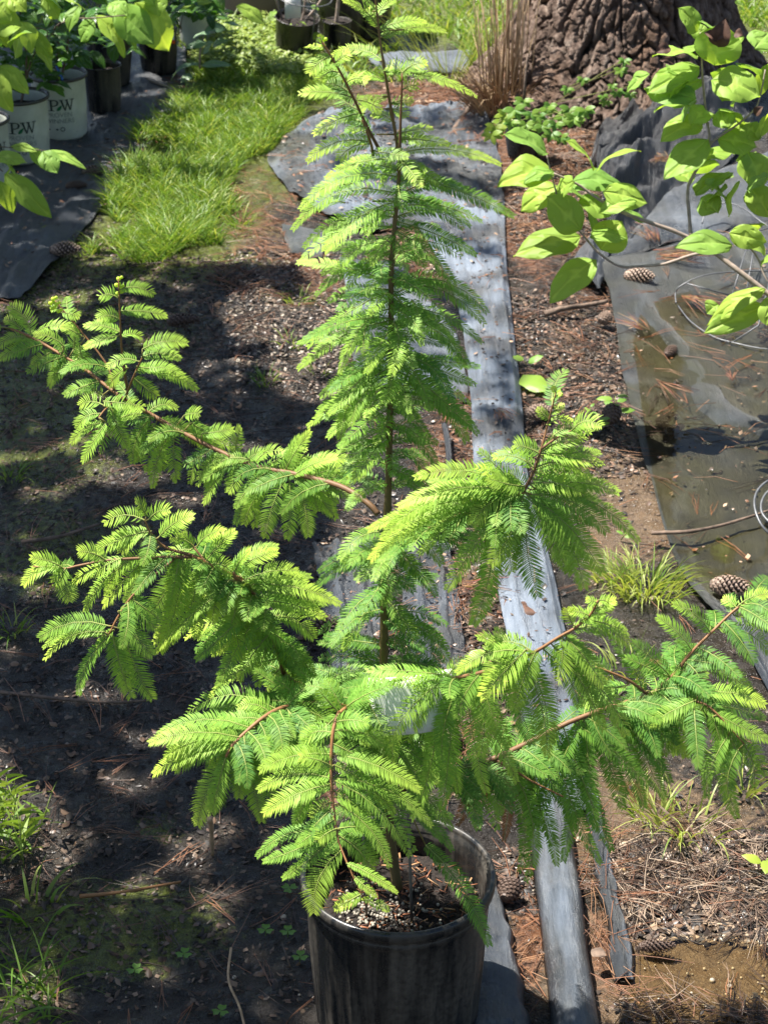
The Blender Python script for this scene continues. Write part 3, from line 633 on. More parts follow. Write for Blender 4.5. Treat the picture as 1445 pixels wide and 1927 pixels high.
TR = [(748, 1672, 0), (733, 1560, 0), (724, 1400, 0), (722, 1280, 0), (723, 1150, 0), (724, 1040, 0), (730, 940, 0), (733, 800, 0), (736, 650, 0), (736, 520, 0), (742, 430, .005), (751, 330, .01), (747, 270, .01), (735, 200, .015), (722, 120, .015), (712, 50, .02), (703, -50, .02), (700, -110, .02)]
TP = [A(a, b, SY + d) for a, b, d in TR]
mb = MB(); T_ = catmull(TP, 6); m = len(T_)
mb.tube(T_, [.0066 * (1 - i / m) ** 1.25 + .0006 + (.0008 if i % 7 == 0 else 0) for i in range(m)], 10, [(.16 + .5 * (i / m) ** 2, .1, 0) for i in range(m) for _ in range(10)]); mb.build('trunk', M['twig'], SAP)
def trunk_at(py):
    for i in range(len(TR) - 1):
        a, b = TR[i], TR[i + 1]
        if a[1] >= py >= b[1]:
            k = (a[1] - py) / (a[1] - b[1]); return A(a[0] + (b[0] - a[0]) * k, py, SY + a[2] + (b[2] - a[2]) * k)
    return TP[-1]
PPM = 1380.0
def group(name_list, stems, sprays, fill=0, fillr=(.05, .09), young=.5, wid=.0145, label=None, fillpoly=None, back=.05, filltone=.1, nm='branch', comp=.35, sc=.3, lift=.003):
    """stems: [(r0, r1, [(px,py,Y)...])], sprays: [(bx,by,tx,ty[,dy[,w]])] with base snapped to the nearest stem depth"""
    st = MB(); nd = MB(); paths = []
    for r0, r1, P in stems: paths.append(twig(st, [A(a, b, c - lift) for a, b, c in P], r0, r1, sc))
    pts = [p for P in paths for p in P]; pxy = [PX(p) for p in pts]
    def nearest(x, y): 
        i = min(range(len(pts)), key=lambda i: (pxy[i][0] - x) ** 2 + (pxy[i][1] - y) ** 2); return pts[i]
    for s in sprays:
        bx, by, tx, ty = s[:4]; q = nearest(bx, by); Y = q.y
        dy = s[4] if len(s) > 4 and s[4] is not None else -.22 * max(0, ty - by) / PPM + U(-.015, .015)
        w_ = s[5] if len(s) > 5 else wid; yg = s[6] if len(s) > 6 else young
        B = A(bx, by, Y); T = A(tx, ty, Y + dy)
        if (B - q).length < .12 and (B - q).length > .002: st.tube([q, B], [.0011, .001], 4, (.6, .4, 0))
        spray(nd, st, B, T, w_ * U(.9, 1.12), yg + U(-.12, .12), U(.45, .9), U(.06, .16))
        if (T - B).length > .055 and R() < comp:
            sh = Vector((U(-.014, .014), U(.0, .03), U(-.02, -.004))); T2 = B + (T - B) * U(.7, .95) + Vector((U(-.02, .02), .015, U(-.015, .004)))
            spray(nd, st, B + sh * .3, T2, w_, yg * .5, U(.2, .6), U(.03, .12))
    for i in range(fill):
        P = paths[0] if R() < .85 else random.choice(paths); u = U(.12, .97); q = along(P, u); d = (along(P, min(1, u + .03)) - along(P, max(0, u - .03))).normalized()
        sd = d.cross(Vector((0, 0, 1))).normalized() * random.choice((-1, 1)); L = U(*fillr) * (1.15 - .45 * u)
        dr = (sd * U(.5, 1) + d * U(.2, .8) + Vector((0, 0, U(-.75, -.05)))).normalized()
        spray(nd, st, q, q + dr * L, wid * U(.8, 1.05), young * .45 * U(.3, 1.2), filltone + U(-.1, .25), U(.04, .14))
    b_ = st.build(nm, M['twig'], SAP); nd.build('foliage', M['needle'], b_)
    if label: b_['label'] = label
# --- crown sprays along the leader
CR = [(705,50,648,2),(711,31,742,-2),(700,20,668,-20),(725,69,837,58),(720,30,690,18),(715,114,625,104),(735,152,658,150),(756,135,895,180),(694,204,763,217),(753,194,775,190),(708,252,811,240),(756,260,815,272),(740,262,843,270),
 (742,298,614,333),(742,277,714,353),(756,287,940,308),(763,298,843,356),(749,329,965,405),(742,332,566,391),(753,367,881,360),(753,367,905,415),(753,372,884,424),(739,363,552,430),(700,378,612,470,-.05,.021),(739,408,573,464),(749,415,895,478),(749,432,854,535),
 (739,425,562,495),(742,440,700,498),(752,408,870,428),(740,455,640,500),(739,530,562,493),(739,530,607,514),(742,533,915,586),(742,536,910,608),(739,547,580,651),(735,552,696,590,-.07),(742,568,794,648,-.06),(745,575,905,643),(740,600,738,700,-.09,.017),(735,602,562,693),(742,612,882,689),(735,640,604,745,None,.017),
 (735,658,580,801),(742,657,893,723),(739,675,722,758,-.08,.017),(742,675,888,800,None,.017),(735,690,620,778),(742,692,877,828,None,.017),(739,744,690,784,-.05),(742,744,808,826,None),(739,778,706,835,-.05),(735,760,618,822),(742,800,822,873),(735,812,666,902,None,.0165),(735,800,636,848),(742,850,805,898),(740,880,790,925),
 (760,55,800,40),(720,180,665,215),(745,230,700,215),(740,320,660,300),(750,345,800,320),(755,390,830,395),(735,470,655,540),(748,470,800,500),(742,510,805,560),(738,580,655,610),(742,590,815,600),(738,630,650,660),(745,640,830,650),(738,700,655,722),(742,720,830,745),(735,730,650,770),(742,770,790,790),
 (752,345,760,395,-.05),(735,395,690,440,-.04),(748,300,790,350,-.05),(740,450,760,520,-.06),(738,520,690,555,-.05),(742,620,780,690,-.08),(735,620,690,700,-.08),(740,700,770,775,-.08),(735,700,660,800,-.05),(740,655,810,770,-.06),(738,560,640,700,-.05),(742,548,850,640,-.04),(735,660,640,830,-.04),(742,560,870,690,.03),(742,630,885,760,.03)]
stC = []
P1 = [(715,283,SY),(690,236,SY-.01),(665,183,SY-.02),(635,125,SY-.03),(606,78,SY-.03)]; P2 = [(702,290,SY),(697,266,SY-.03),(682,225,SY-.04)]; P3 = [(752,285,SY),(754,220,SY),(757,136,SY)]
group(None, [(.0022,.0011,P1),(.002,.001,P2),(.002,.001,P3)], [(612,90,578,86,None,.009,.9),(606,78,601,66,0,.006,1),(624,104,583,135),(666,183,566,174),(668,187,716,206),(687,211,593,250),(697,266,580,302),(699,270,637,300),(690,240,660,243),(640,135,600,152),(630,118,655,100),(650,155,690,150),(757,136,800,118),(755,170,785,160),(757,136,735,120)], 8, (.03,.05), .85, .0135, nm='branch')
st = MB(); nd = MB()
for s in CR:
    q = trunk_at(s[1]); B = A(s[0], s[1], q.y); dy = s[4] if len(s) > 4 and s[4] is not None else -.15 * max(0, s[3] - s[1]) / PPM + U(-.03, .03)
    T = A(s[2], s[3], q.y + dy); w_ = (s[5] if len(s) > 5 else .0128) * (.85 if s[1] < 300 else 1)
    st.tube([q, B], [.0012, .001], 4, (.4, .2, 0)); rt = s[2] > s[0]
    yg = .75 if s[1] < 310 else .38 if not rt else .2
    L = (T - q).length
    spray(nd, st, q, T, w_ * U(.92, 1.1), yg + U(-.1, .15), (.75 if not rt else .4) + U(-.2, .15), U(.06, .14))  # rightward sprays toned darker: the crown's shaded side put into the needle colour
    if L > .09 and R() < .3:
        u = U(.3, .5); b2 = q.lerp(T, u) + Vector((0, 0, .01)); dv = (T - q).normalized(); sd = dv.cross(Vector((0, 0, 1))).normalized() * random.choice((-1, 1))
        spray(nd, st, b2, b2 + (dv * .8 + sd * .6 + Vector((0, 0, -.15))).normalized() * L * U(.25, .38), w_ * .8, yg, .6, .08)
for i in range(44):
    py = 470 + (940 - 470) * i / 44; q = trunk_at(py); a = i * 2.4 + U(-.3, .3)
    L = (.045 + .06 * min(1, (py - 300) / 260)) * U(.7, 1.15) * (1 if py < 800 else .65)
    d = Vector((cos(a), sin(a), U(-.45, .05))).normalized(); spray(nd, st, q, q + d * L, .013 * U(.85, 1.1), U(.0, .35), U(.2, .7), U(.08, .2))
b_ = st.build('twigs', M['twig'], SAP); nd.build('foliage', M['needle'], b_)
# --- upper-left limb
UL = [(.0042,.0018,[(712,968,SY),(690,945,SY+.01),(640,915,SY+.04),(560,893,SY+.08),(484,878,SY+.11),(415,850,SY+.14),(329,806,SY+.17),(290,783,SY+.19),(240,755,SY+.2),(200,726,SY+.22),(160,695,SY+.24),(107,662,SY+.26),(62,636,SY+.28),(20,618,SY+.29)]),
      (.002,.0008,[(240,735,SY+.2),(230,667,SY+.2),(226,600,SY+.2),(223,524,SY+.2)]),(.002,.0008,[(215,735,SY+.2),(202,688,SY+.22),(150,620,SY+.24),(100,562,SY+.25)]),(.0018,.001,[(235,750,SY+.2),(250,712,SY+.17),(268,672,SY+.15)]),(.0015,.0009,[(225,748,SY+.2),(200,768,SY+.16),(186,785,SY+.14)])]
S_UL = [(224,545,288,553),(222,560,187,556),(225,585,312,594),(226,602,185,598),(227,625,160,612),(228,635,266,634),(115,588,147,595),(110,580,97,582,0,.008),(222,632,160,652),(152,632,118,615),(268,657,350,645),(266,672,338,674),(256,690,370,732),(250,710,294,745),(260,680,204,690),(242,692,205,725),(255,700,350,715),
 (59,633,20,575,None,.019),(66,640,0,675),(62,640,-5,655),(70,622,138,616),(121,652,66,630),(107,664,100,690),(120,650,93,725),(149,675,93,725),(139,657,146,620),(150,650,165,690),(5,615,-25,625),(100,660,60,690),(40,625,10,600),
 (194,743,128,740),(190,778,145,803),(194,755,273,765),(208,768,240,840),(194,762,150,762),(200,795,155,868),(194,795,135,833),(225,788,263,778),(277,778,332,767),(284,785,250,870),(294,795,277,888),(322,809,288,916),(330,810,333,905),(360,795,440,843),(346,782,374,778),(388,833,357,908),(380,816,437,808),(443,857,453,805),(433,854,372,912),(420,870,384,946),(460,872,500,855),
 (535,903,500,1010,None,.016),(530,900,583,813),(552,895,632,860),(528,903,632,905),(551,897,663,868),(552,900,632,947),(610,913,682,934),(562,912,580,1008,None,.016),(520,895,460,985,None,.016),(500,880,575,845),(480,872,530,850),(575,905,598,960),(560,900,632,975),(545,905,540,1012,None,.016),(600,905,655,905),(505,885,590,870),(490,880,480,990),(470,865,400,880),(575,900,640,880),(410,850,395,920),(300,790,380,840),(345,815,420,850),(450,868,430,925)]
group(None, UL, S_UL, 34, (.04,.07), .62, .0138, nm='branch', label='highest long branch reaching to the left')
# buds
def budtips(P):
    mb = MB()
    return mb
# --- middle-left limb
ML = [(.0045,.002,[(722,1360,SY),(680,1335,SY-.01),(600,1300,SY-.03),(542,1277,SY-.04),(525,1232,SY-.05),(505,1175,SY-.06),(467,1102,SY-.07),(433,1081,SY-.07),(388,1060,SY-.08),(361,1045,SY-.08)]),
      (.0022,.001,[(361,1045,SY-.08),(311,1030,SY-.08),(285,1005,SY-.08),(273,980,SY-.08)]),(.0022,.0009,[(361,1048,SY-.08),(304,1049,SY-.09),(208,1054,SY-.1),(150,1064,SY-.1),(118,1070,SY-.1),(62,1066,SY-.1)]),
      (.002,.0011,[(330,1050,SY-.08),(311,1066,SY-.1),(256,1114,SY-.12),(225,1156,SY-.13),(205,1194,SY-.14)]),(.0018,.001,[(388,1060,SY-.08),(365,1030,SY-.07),(358,1022,SY-.06)]),(.003,.0018,[(467,1102,SY-.07),(445,1090,SY-.08),(441,1076,SY-.08)])]
S_ML = [(270,978,198,983),(275,972,256,944),(280,978,318,960),(300,1010,361,972),(285,1000,228,1038),(262,1012,180,1040),(270,1005,210,1020),(120,1070,60,1049),(115,1068,45,1100),(112,1072,130,1130),(95,1066,62,1072,0,.008),(125,1068,104,1100),
 (292,1035,195,1138,None,.02,.95),(230,1050,175,1080),(215,1060,138,1095),(215,1075,160,1150),(200,1055,150,1038),(290,1040,200,1120),
 (204,1178,76,1200,None,.018,.25),(198,1190,84,1241,None,.011,.95),(203,1200,148,1306,None,.014,.1),(212,1195,246,1311,None,.019,.6),(225,1165,286,1232,None,.019,.4),(232,1185,286,1314,None,.017,.3),(222,1150,290,1180,None,.018,.3),(245,1125,300,1165,None,.017,.3),(215,1185,180,1230),
 (352,1055,290,1208,None,.02,.9),(345,1050,302,1225,None,.018,.9),(338,1050,318,1150),(440,1092,325,1162,None,.016),(435,1100,292,1228,None,.014),(446,1095,472,1166,None,.016,.95),(450,1120,412,1228,None,.016,.95),(442,1130,457,1242,None,.016,.95),(390,1060,400,1160),(385,1062,355,1160),(400,1068,370,1200),(430,1085,400,1170,None,.016),
 (437,1078,520,1038,None,.0145,.95),(441,1076,470,1036),(388,1055,441,1000,None,.0145,.9),(365,1030,322,1012),(361,1022,345,1005,0,.01),(395,1062,436,1076,None,.016,.95),(360,1035,318,1048,None,.015,.95),(371,1028,420,1000),
 (467,1100,638,1136,None,.016,.9),(480,1130,610,1162,None,.016),(500,1180,592,1272,None,.017,.7),(505,1172,442,1242,None,.016,.9),(480,1130,430,1132),(455,1095,560,1075),(475,1115,580,1100),(500,1160,590,1200),(508,1190,560,1290),(510,1200,485,1290,None,.015,.7),(522,1240,396,1312,None,.013,.8),(530,1255,500,1300),(515,1205,400,1230),(495,1160,350,1200),(490,1150,410,1290,None,.015,.2),(480,1140,370,1240,None,.015,.2),(520,1225,580,1300),(510,1190,450,1280),(470,1110,440,1200),(460,1100,380,1120),(345,1050,250,1085),(330,1050,330,1130),(300,1050,260,1090),(420,1075,340,1110)]
group(None, ML, S_ML, 70, (.045,.075), .8, .0152, nm='branch', label='second branch from the top on the left side')
# --- front-left limb
FL = [(.0045,.0018,[(722,1400,SY),(660,1350,SY-.05),(600,1325,SY-.1),(540,1330,SY-.14),(494,1352,SY-.17),(441,1399,SY-.2),(425,1425,SY-.21)])]
S_FL = [(441,1399,290,1456,None,.019,.95),(450,1388,283,1398,None,.017,.7),(470,1370,300,1380,None,.015,.3),(443,1400,372,1552,None,.021,1.),(438,1395,315,1425,None,.018,.8),(485,1365,562,1450,None,.018,.7),(500,1352,600,1450,None,.018,.7),(452,1402,492,1545,None,.019,.6),(520,1335,355,1340,None,.015,.3),(560,1325,390,1345,None,.015,.2),(570,1320,480,1262,None,.015,.2),(600,1322,450,1312,None,.015,.2),(462,1395,560,1432,None,.018,.9),(455,1405,520,1500,None,.017,.4),(480,1370,400,1440,None,.017,.8),(500,1355,395,1370,None,.017,.4),(535,1330,640,1400,None,.017,.4),(590,1320,700,1260,None,.014,.1),(540,1330,620,1285,None,.014,.15),(475,1380,450,1500,None,.018,.6),(560,1322,520,1280,None,.014,.2),(520,1340,600,1480,None,.016,.5),(510,1345,450,1330),(600,1320,560,1260,None,.014,.1),(640,1335,690,1300,None,.014,.15),(425,1425,400,1530),(430,1410,330,1450)]
group(None, FL, S_FL, 60, (.05,.085), .55, .0155, nm='branch', label='low branch arching forward to the left of the pot')
# --- front hanging limb
FR = [(.0038,.0022,[(724,1420,SY),(735,1370,SY-.08),(740,1308,SY-.15),(700,1318,SY-.19),(656,1330,SY-.22),(636,1345,SY-.24)]),(.0026,.0007,[(638,1340,SY-.24),(627,1376,SY-.26),(623,1445,SY-.28),(627,1513,SY-.3),(635,1574,SY-.32),(643,1600,SY-.33),(663,1647,SY-.35),(685,1693,SY-.36)]),(.0018,.0009,[(656,1330,SY-.22),(625,1322,SY-.23)])]
S_FR = [(643,1600,590,1717,None,.0225,1.),(680,1683,630,1709,None,.013,1.),(685,1693,731,1714,None,.007,1.),(667,1650,708,1688,None,.007,.9),(652,1625,746,1680,None,.008,.7),(628,1567,497,1621,None,.013,.3),(630,1572,533,1653,None,.012,.2),(640,1575,700,1640),(624,1476,498,1530,None,.0165,.8),(624,1465,488,1486,None,.0165,.7),(626,1465,811,1554,None,.0135,.5),(632,1420,788,1486,None,.0165,.7),(628,1500,690,1535,None,.018,.7),(630,1470,770,1610,None,.013,.4),(626,1510,585,1537,None,.015,.6),(640,1515,733,1630,None,.013,.4),(630,1420,490,1450,None,.0165,.5),(627,1400,700,1445,None,.018,.6),
 (636,1345,560,1420,None,.016,.5),(650,1332,735,1290,None,.015,.2),(636,1340,600,1300,None,.013,.2),(627,1445,567,1425,None,.018,.8),(628,1440,740,1530,None,.016,.6),(625,1450,560,1560,None,.015,.4),(630,1490,700,1580,None,.014,.4),(634,1560,600,1580),(636,1560,720,1570,None,.012,.3),(632,1540,560,1590,None,.013,.2),(627,1380,570,1390,None,.017,.5),(630,1375,720,1400,None,.017,.4),(630,1360,690,1360,None,.015,.3),(700,1318,690,1400,None,.016,.3),(680,1325,740,1430,None,.016,.3),(645,1335,616,1282,None,.014,.2),(656,1330,760,1275,None,.017,.3)]
group(None, FR, S_FR, 34, (.05,.08), .55, .0155, nm='branch', label='orange stemmed branch hanging down in front of the pot', sc=.9, lift=.008)
# --- right front limb
RF = [(.0038,.0012,[(728,1380,SY),(735,1330,SY-.06),(770,1296,SY-.12),(820,1284,SY-.18),(860,1276,SY-.22),(905,1266,SY-.24),(960,1250,SY-.25),(1010,1225,SY-.26),(1050,1200,SY-.26),(1085,1180,SY-.26),(1112,1155,SY-.26),(1125,1130,SY-.26)])]
S_RF = [(800,1286,798,1470,None,.018,.5),(830,1282,862,1490,None,.018,.5),(780,1290,738,1440,None,.017,.6),(850,1278,832,1520,None,.017,.3),(875,1272,915,1490,None,.018,.5),(820,1283,775,1540,None,.016,.3),(900,1268,905,1420,None,.018,.7),(760,1300,700,1400,None,.016,.4),(849,1273,732,1400,None,.019,.6),(850,1273,766,1392,None,.017,.6),(845,1270,740,1285,None,.016,.4),(856,1278,955,1402,None,.0165,.5),(870,1290,972,1470,None,.017,.6),(845,1270,870,1245),(849,1273,690,1262,None,.015,.3),(830,1280,700,1330,None,.017,.4),(850,1275,820,1390,None,.017,.3),
 (990,1222,905,1310,None,.021,1.),(985,1225,860,1265,None,.012,.7),(1010,1222,968,1332,None,.018,.8),(1057,1197,1050,1280,None,.02,1.),(1075,1185,1182,1212,None,.017,.9),(1078,1176,1066,1146,None,.012,.9),(1090,1170,1153,1134,None,.013,.95),(1080,1250,1178,1382,None,.017,.8),(1065,1200,1135,1290,None,.015,.9),(1115,1150,1155,1130,None,.012,.95),(1110,1160,1070,1150,None,.01,.9),(1125,1135,1105,1128,0,.009,.9),(1125,1130,1150,1140,0,.009,.9),
 (985,1240,1030,1422,None,.02,.8),(970,1248,975,1340,None,.017,.4),(1020,1220,1090,1330,None,.016,.3),(1040,1215,1135,1372,None,.016,.6),(1000,1225,920,1215,None,.015,.7),(960,1250,900,1200),(930,1262,1000,1400,None,.017,.3),(900,1268,935,1370,None,.017,.3),(905,1266,860,1350,None,.017,.3),(870,1275,830,1430,None,.016,.2),(850,1275,780,1290),(1100,1165,1180,1190),(1050,1200,1110,1250)]
group(None, RF, S_RF, 14, (.05,.085), .6, .0155, nm='branch', label='branch reaching forward to the right over the pot', comp=.3)
# --- lower right limb
RL = [(.0055,.0014,[(728,1500,SY),(790,1470,SY),(870,1447,SY),(930,1428,SY),(1000,1395,SY+.02),(1070,1360,SY+.03),(1150,1330,SY+.05),(1220,1308,SY+.07),(1262,1275,SY+.08),(1303,1226,SY+.09),(1336,1193,SY+.1),(1389,1143,SY+.12),(1440,1118,SY+.13)]),(.0025,.0012,[(1220,1308,SY+.07),(1185,1282,SY+.07),(1150,1266,SY+.07),(1120,1255,SY+.07)]),(.0022,.001,[(1262,1300,SY+.07),(1310,1320,SY+.04),(1340,1335,SY+.02),(1400,1400,SY)]),(.0024,.001,[(930,1428,SY),(1000,1470,SY-.02),(1060,1500,SY-.03)])]
S_RL = [(1000,1395,960,1500,None,.017,.2),(1050,1370,1010,1500,None,.018,.3),(1100,1350,1120,1560,None,.018,.2),(1130,1340,1060,1620,None,.018,.1),(1170,1330,1200,1450,None,.018,.3),(880,1445,900,1560,None,.015,.2),(960,1430,1040,1590,None,.017,.3),(1200,1315,1250,1500,None,.017,.3),(1280,1310,1250,1420,None,.018,.5),(1340,1340,1380,1460,None,.017,.6),(1090,1360,1000,1560,None,.017,.1),(1303,1226,1238,1162,None,.017,.4),(1336,1190,1268,1138,None,.017,.4),(1389,1140,1450,1118,None,.0155,.8),(1385,1143,1362,1127,None,.012,.9),(1350,1183,1450,1232,None,.016,.6),(1380,1158,1460,1190,None,.014,.6),(1303,1228,1412,1302,None,.018,.5),(1315,1305,1438,1326,None,.018,.9),(1325,1325,1290,1424,None,.019,.9),(1310,1318,1215,1368,None,.016,.5),(1330,1335,1450,1395,None,.016,.6),(1250,1270,1178,1238,None,.016,.1),(1262,1275,1190,1210,None,.016,.1),(1280,1250,1250,1290),
 (1340,1350,1360,1420),(1360,1370,1386,1538,None,.016,.6),(1370,1385,1330,1470),(1350,1350,1440,1460,None,.016,.4),(1150,1330,1212,1520,None,.018,.2),(1120,1345,1172,1522,None,.018,.1),(1060,1370,1150,1600,None,.019,.1),(1040,1380,1130,1624,None,.018,.1),(990,1430,1047,1628,None,.015,.4),(960,1440,990,1657,None,.016,.2),(1180,1320,1300,1420,None,.018,.3),(1200,1312,1160,1420,None,.018,.1),(1100,1350,1060,1480,None,.018,.1),(1080,1360,1220,1480,None,.018,.2),(1230,1310,1330,1500,None,.016,.3),(1260,1300,1270,1420,None,.018,.4),(1220,1300,1300,1370,None,.017,.6),(1180,1290,1100,1330,None,.017,.3),(1150,1270,1090,1240,None,.016,.1),(1010,1395,1080,1560,None,.018,.1),(1020,1400,990,1520,None,.017,.15),(950,1430,935,1560,None,.015,.2),(930,1430,860,1500,None,.014,.3),(900,1440,940,1530),(1400,1400,1420,1480),(1390,1410,1370,1500),
 (800,1590,920,1778,-.12,.0175,.05),(1210,1305,1150,1200,None,.016,.1),(1150,1330,1250,1450,None,.018,.1),(1240,1300,1400,1360,None,.016,.6),(1290,1320,1400,1440,None,.016,.3),(1130,1340,1090,1450,None,.018,.05),(1250,1280,1330,1270,None,.015,.4)]
group(None, RL, S_RL, 80, (.06,.1), .35, .0165, nm='branch', label='lowest long branch spreading out to the right', filltone=.15)
# --- right middle limb
RM = [(.004,.0022,[(726,1060,SY),(765,1020,SY-.05),(850,975,SY-.12),(930,945,SY-.17),(985,925,SY-.19)]),(.0022,.0008,[(985,925,SY-.19),(1005,885,SY-.19),(1018,845,SY-.19),(1030,800,SY-.18),(1046,738,SY-.18)]),(.0018,.0008,[(1018,845,SY-.19),(1050,822,SY-.19),(1075,810,SY-.19)])]
S_RM = [(975,925,783,898,None,.016,.7),(975,920,903,850,None,.014,.5),(970,925,752,952,None,.015,.8),(955,930,695,996,None,.017,.8),(955,940,698,1052,None,.017,.8),(970,935,790,1040,None,.016,.5),(960,935,720,1010),(972,945,962,1074,None,.022,.8),(972,945,842,1108,None,.02,.7),(930,980,891,1174,None,.02,.5),(990,960,1012,1122,None,.018,.2),(1000,935,1132,1076,None,.02,.7),(1005,940,1098,1105,None,.02,.6),(1000,922,1162,926,None,.015,.5),(1015,925,1200,1018,None,.012,.5),(1020,853,1132,871,None,.014,.9),(1015,853,970,837),(1020,850,1098,820),(1040,820,1110,812),(1005,880,930,860,None,.014,.6),(1000,890,1060,900,None,.016,.9),(1005,880,1110,900,None,.014,.7),(1010,860,1090,860),(990,915,920,900),(1000,900,1120,950,None,.015,.6),(985,925,890,985,None,.018,.8),(985,930,925,1060,None,.02,.5),(990,930,1060,1060,None,.02,.5),(1000,930,1140,1000,None,.018,.5),(975,930,870,940,None,.018,.8),(980,925,900,880),(1035,780,1060,762,0,.008,1),(1032,790,1012,770,0,.008,1),(1042,750,1055,740,0,.006,1),(1046,738,1040,728,0,.005,1),(1028,800,1075,790,0,.009,1),
 (1075,810,1130,800),(985,925,960,890),(1000,910,1090,925,None,.016,.7),(1010,945,1080,1080,None,.02,.5)]
group(None, RM, S_RM, 34, (.05,.085), .6, .0155, nm='branch', label='upper right branch with a dense fan of sprays', comp=.6)
# --- lower trunk sprays, shade put into their darker needle tones
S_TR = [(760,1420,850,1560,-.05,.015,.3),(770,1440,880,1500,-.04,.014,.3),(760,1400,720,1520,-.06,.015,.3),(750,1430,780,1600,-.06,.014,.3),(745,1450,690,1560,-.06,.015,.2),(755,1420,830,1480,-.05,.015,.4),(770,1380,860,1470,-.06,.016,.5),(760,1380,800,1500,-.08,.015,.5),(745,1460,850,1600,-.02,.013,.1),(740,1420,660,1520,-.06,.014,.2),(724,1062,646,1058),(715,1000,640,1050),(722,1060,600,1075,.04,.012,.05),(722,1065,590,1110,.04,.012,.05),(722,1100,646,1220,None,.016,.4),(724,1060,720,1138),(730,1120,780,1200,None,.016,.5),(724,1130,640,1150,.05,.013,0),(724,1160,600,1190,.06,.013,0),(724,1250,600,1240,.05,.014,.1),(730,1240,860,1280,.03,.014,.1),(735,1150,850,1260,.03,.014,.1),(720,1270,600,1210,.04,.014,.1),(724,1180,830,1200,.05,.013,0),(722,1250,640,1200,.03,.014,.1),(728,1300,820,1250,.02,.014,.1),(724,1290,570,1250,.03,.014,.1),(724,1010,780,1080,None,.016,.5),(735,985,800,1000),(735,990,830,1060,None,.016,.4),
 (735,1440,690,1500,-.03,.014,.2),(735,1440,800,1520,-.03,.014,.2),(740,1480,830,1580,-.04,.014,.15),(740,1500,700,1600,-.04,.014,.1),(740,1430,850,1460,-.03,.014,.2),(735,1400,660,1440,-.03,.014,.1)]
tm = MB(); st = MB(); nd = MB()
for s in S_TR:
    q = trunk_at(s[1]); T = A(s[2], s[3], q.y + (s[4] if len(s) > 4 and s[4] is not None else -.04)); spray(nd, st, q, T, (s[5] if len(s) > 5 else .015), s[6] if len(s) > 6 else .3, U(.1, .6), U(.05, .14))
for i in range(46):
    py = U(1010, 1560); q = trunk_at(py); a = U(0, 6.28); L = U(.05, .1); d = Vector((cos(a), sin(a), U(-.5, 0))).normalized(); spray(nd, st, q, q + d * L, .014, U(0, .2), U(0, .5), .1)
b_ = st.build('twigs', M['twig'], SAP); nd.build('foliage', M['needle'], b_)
# dead sprays
st = MB(); nd = MB()
for s in [(930,1430,948,1582),(930,1432,905,1500),(900,1460,862,1552)]:
    spray(nd, st, A(s[0], s[1], SY), A(s[2], s[3], SY - .03), .012, 0, .5, .05)
b_ = st.build('twigs', M['twig'], SAP); o = nd.build('dead_foliage', M['deadneedle'], b_); o['label'] = 'brown dried sprays hanging above the right rim of the pot'
# buds at the leader tips
for P in ([(223,524),(226,540),(221,552),(229,548),(219,536)],[(100,562),(106,572),(98,580),(110,585),(95,570)],[(606,76),(603,88)],[(1046,738),(1040,752),(1050,745)],[(685,1693)]):
    mb = MB()
    for a, b in P: 
        Y = SY + (.2 if a < 300 and b < 600 else -.03 if b < 100 else -.36 if b > 1600 else 0); p = A(a, b, Y); bead(mb, p, .003, (.8, 1, 0)); bead(mb, p + Vector((.004, 0, .002)), .0022, (.8, 1, 0))
    mb.build('bud_cluster', M['needle'], SAP)
# white label hanging on the sapling
mb = MB(); a, b_, c, d = A(690, 1276, SY - .2), A(850, 1258, SY - .2), A(856, 1368, SY - .22), A(704, 1384, SY - .22)
rows = [[a.lerp(b_, j / 8).lerp(d.lerp(c, j / 8), i / 5) + Vector((0, -.006 * sin(j / 8 * pi), 0)) for j in range(9)] for i in range(6)]
mb.grid(rows); o = mb.build('plant_label', M['white'], loc=a, solid=.0006); tag(o, 'large blank white plastic label hidden behind sprays on the sapling stem', 'plant label')
# ------------------------------------------------------------ broad-leaved plants
def leaf(mb, B, T, wid, n0, fold=.35, curl=.25, tone=.5, young=.2, nu=10, point=1.0, wav=.05):
    B, T = Vector(B), Vector(T); ax = T - B; L = ax.length
    if L < 1e-4: return
    d = ax / L; s = d.cross(Vector(n0)); s = s.normalized() if s.length > 1e-4 else Vector((1, 0, 0)); nn = s.cross(d).normalized(); rows = []; cl = []; ph = U(0, 6)
    tw = U(-.25, .25)
    for i in range(nu + 1):
        u = i / nu; w_ = wid * .5 * (sin(pi * min(1, u ** .82)) ** .75 if u < .86 else sin(pi * .86 ** .82) ** .75 * ((1 - u) / .14) ** (1.2 * point) ) 
        c = B + ax * u + nn * (curl * L * (u * (1 - u) * 2.2)) ; row = []
        for j in range(7):
            v = (j - 3) / 3; av = abs(v); sp = s * cos(fold * .9) + nn * sin(fold) * 1
            p = c + s * (v * w_ * cos(fold)) + nn * (av * w_ * sin(fold) - av * av * w_ * .28 + v * w_ * tw * u + wid * wav * sin(u * 11 + ph + v * 2) * av * av)
            row.append(p)
            vein = abs(((u * 8 - av * 2.0) % 1) - .5) * 2; mid = av * 3
            cl.append((tone + .0 * u, young, min(1, min(vein * 1.3, mid)) if j not in (3,) else 0))
        rows.append(row)
    mb.grid(rows, cl)
def rn(z=.8): return (U(-.5, .3), U(-.7, .1), z)
SH = empty('broad_leaved_shrub', G(1560, 690), 'light green broad leaved shrub branch reaching in over the puddle on the right', 'shrub')
def pY(P): return [A(a, b, c) for a, b, c in P]
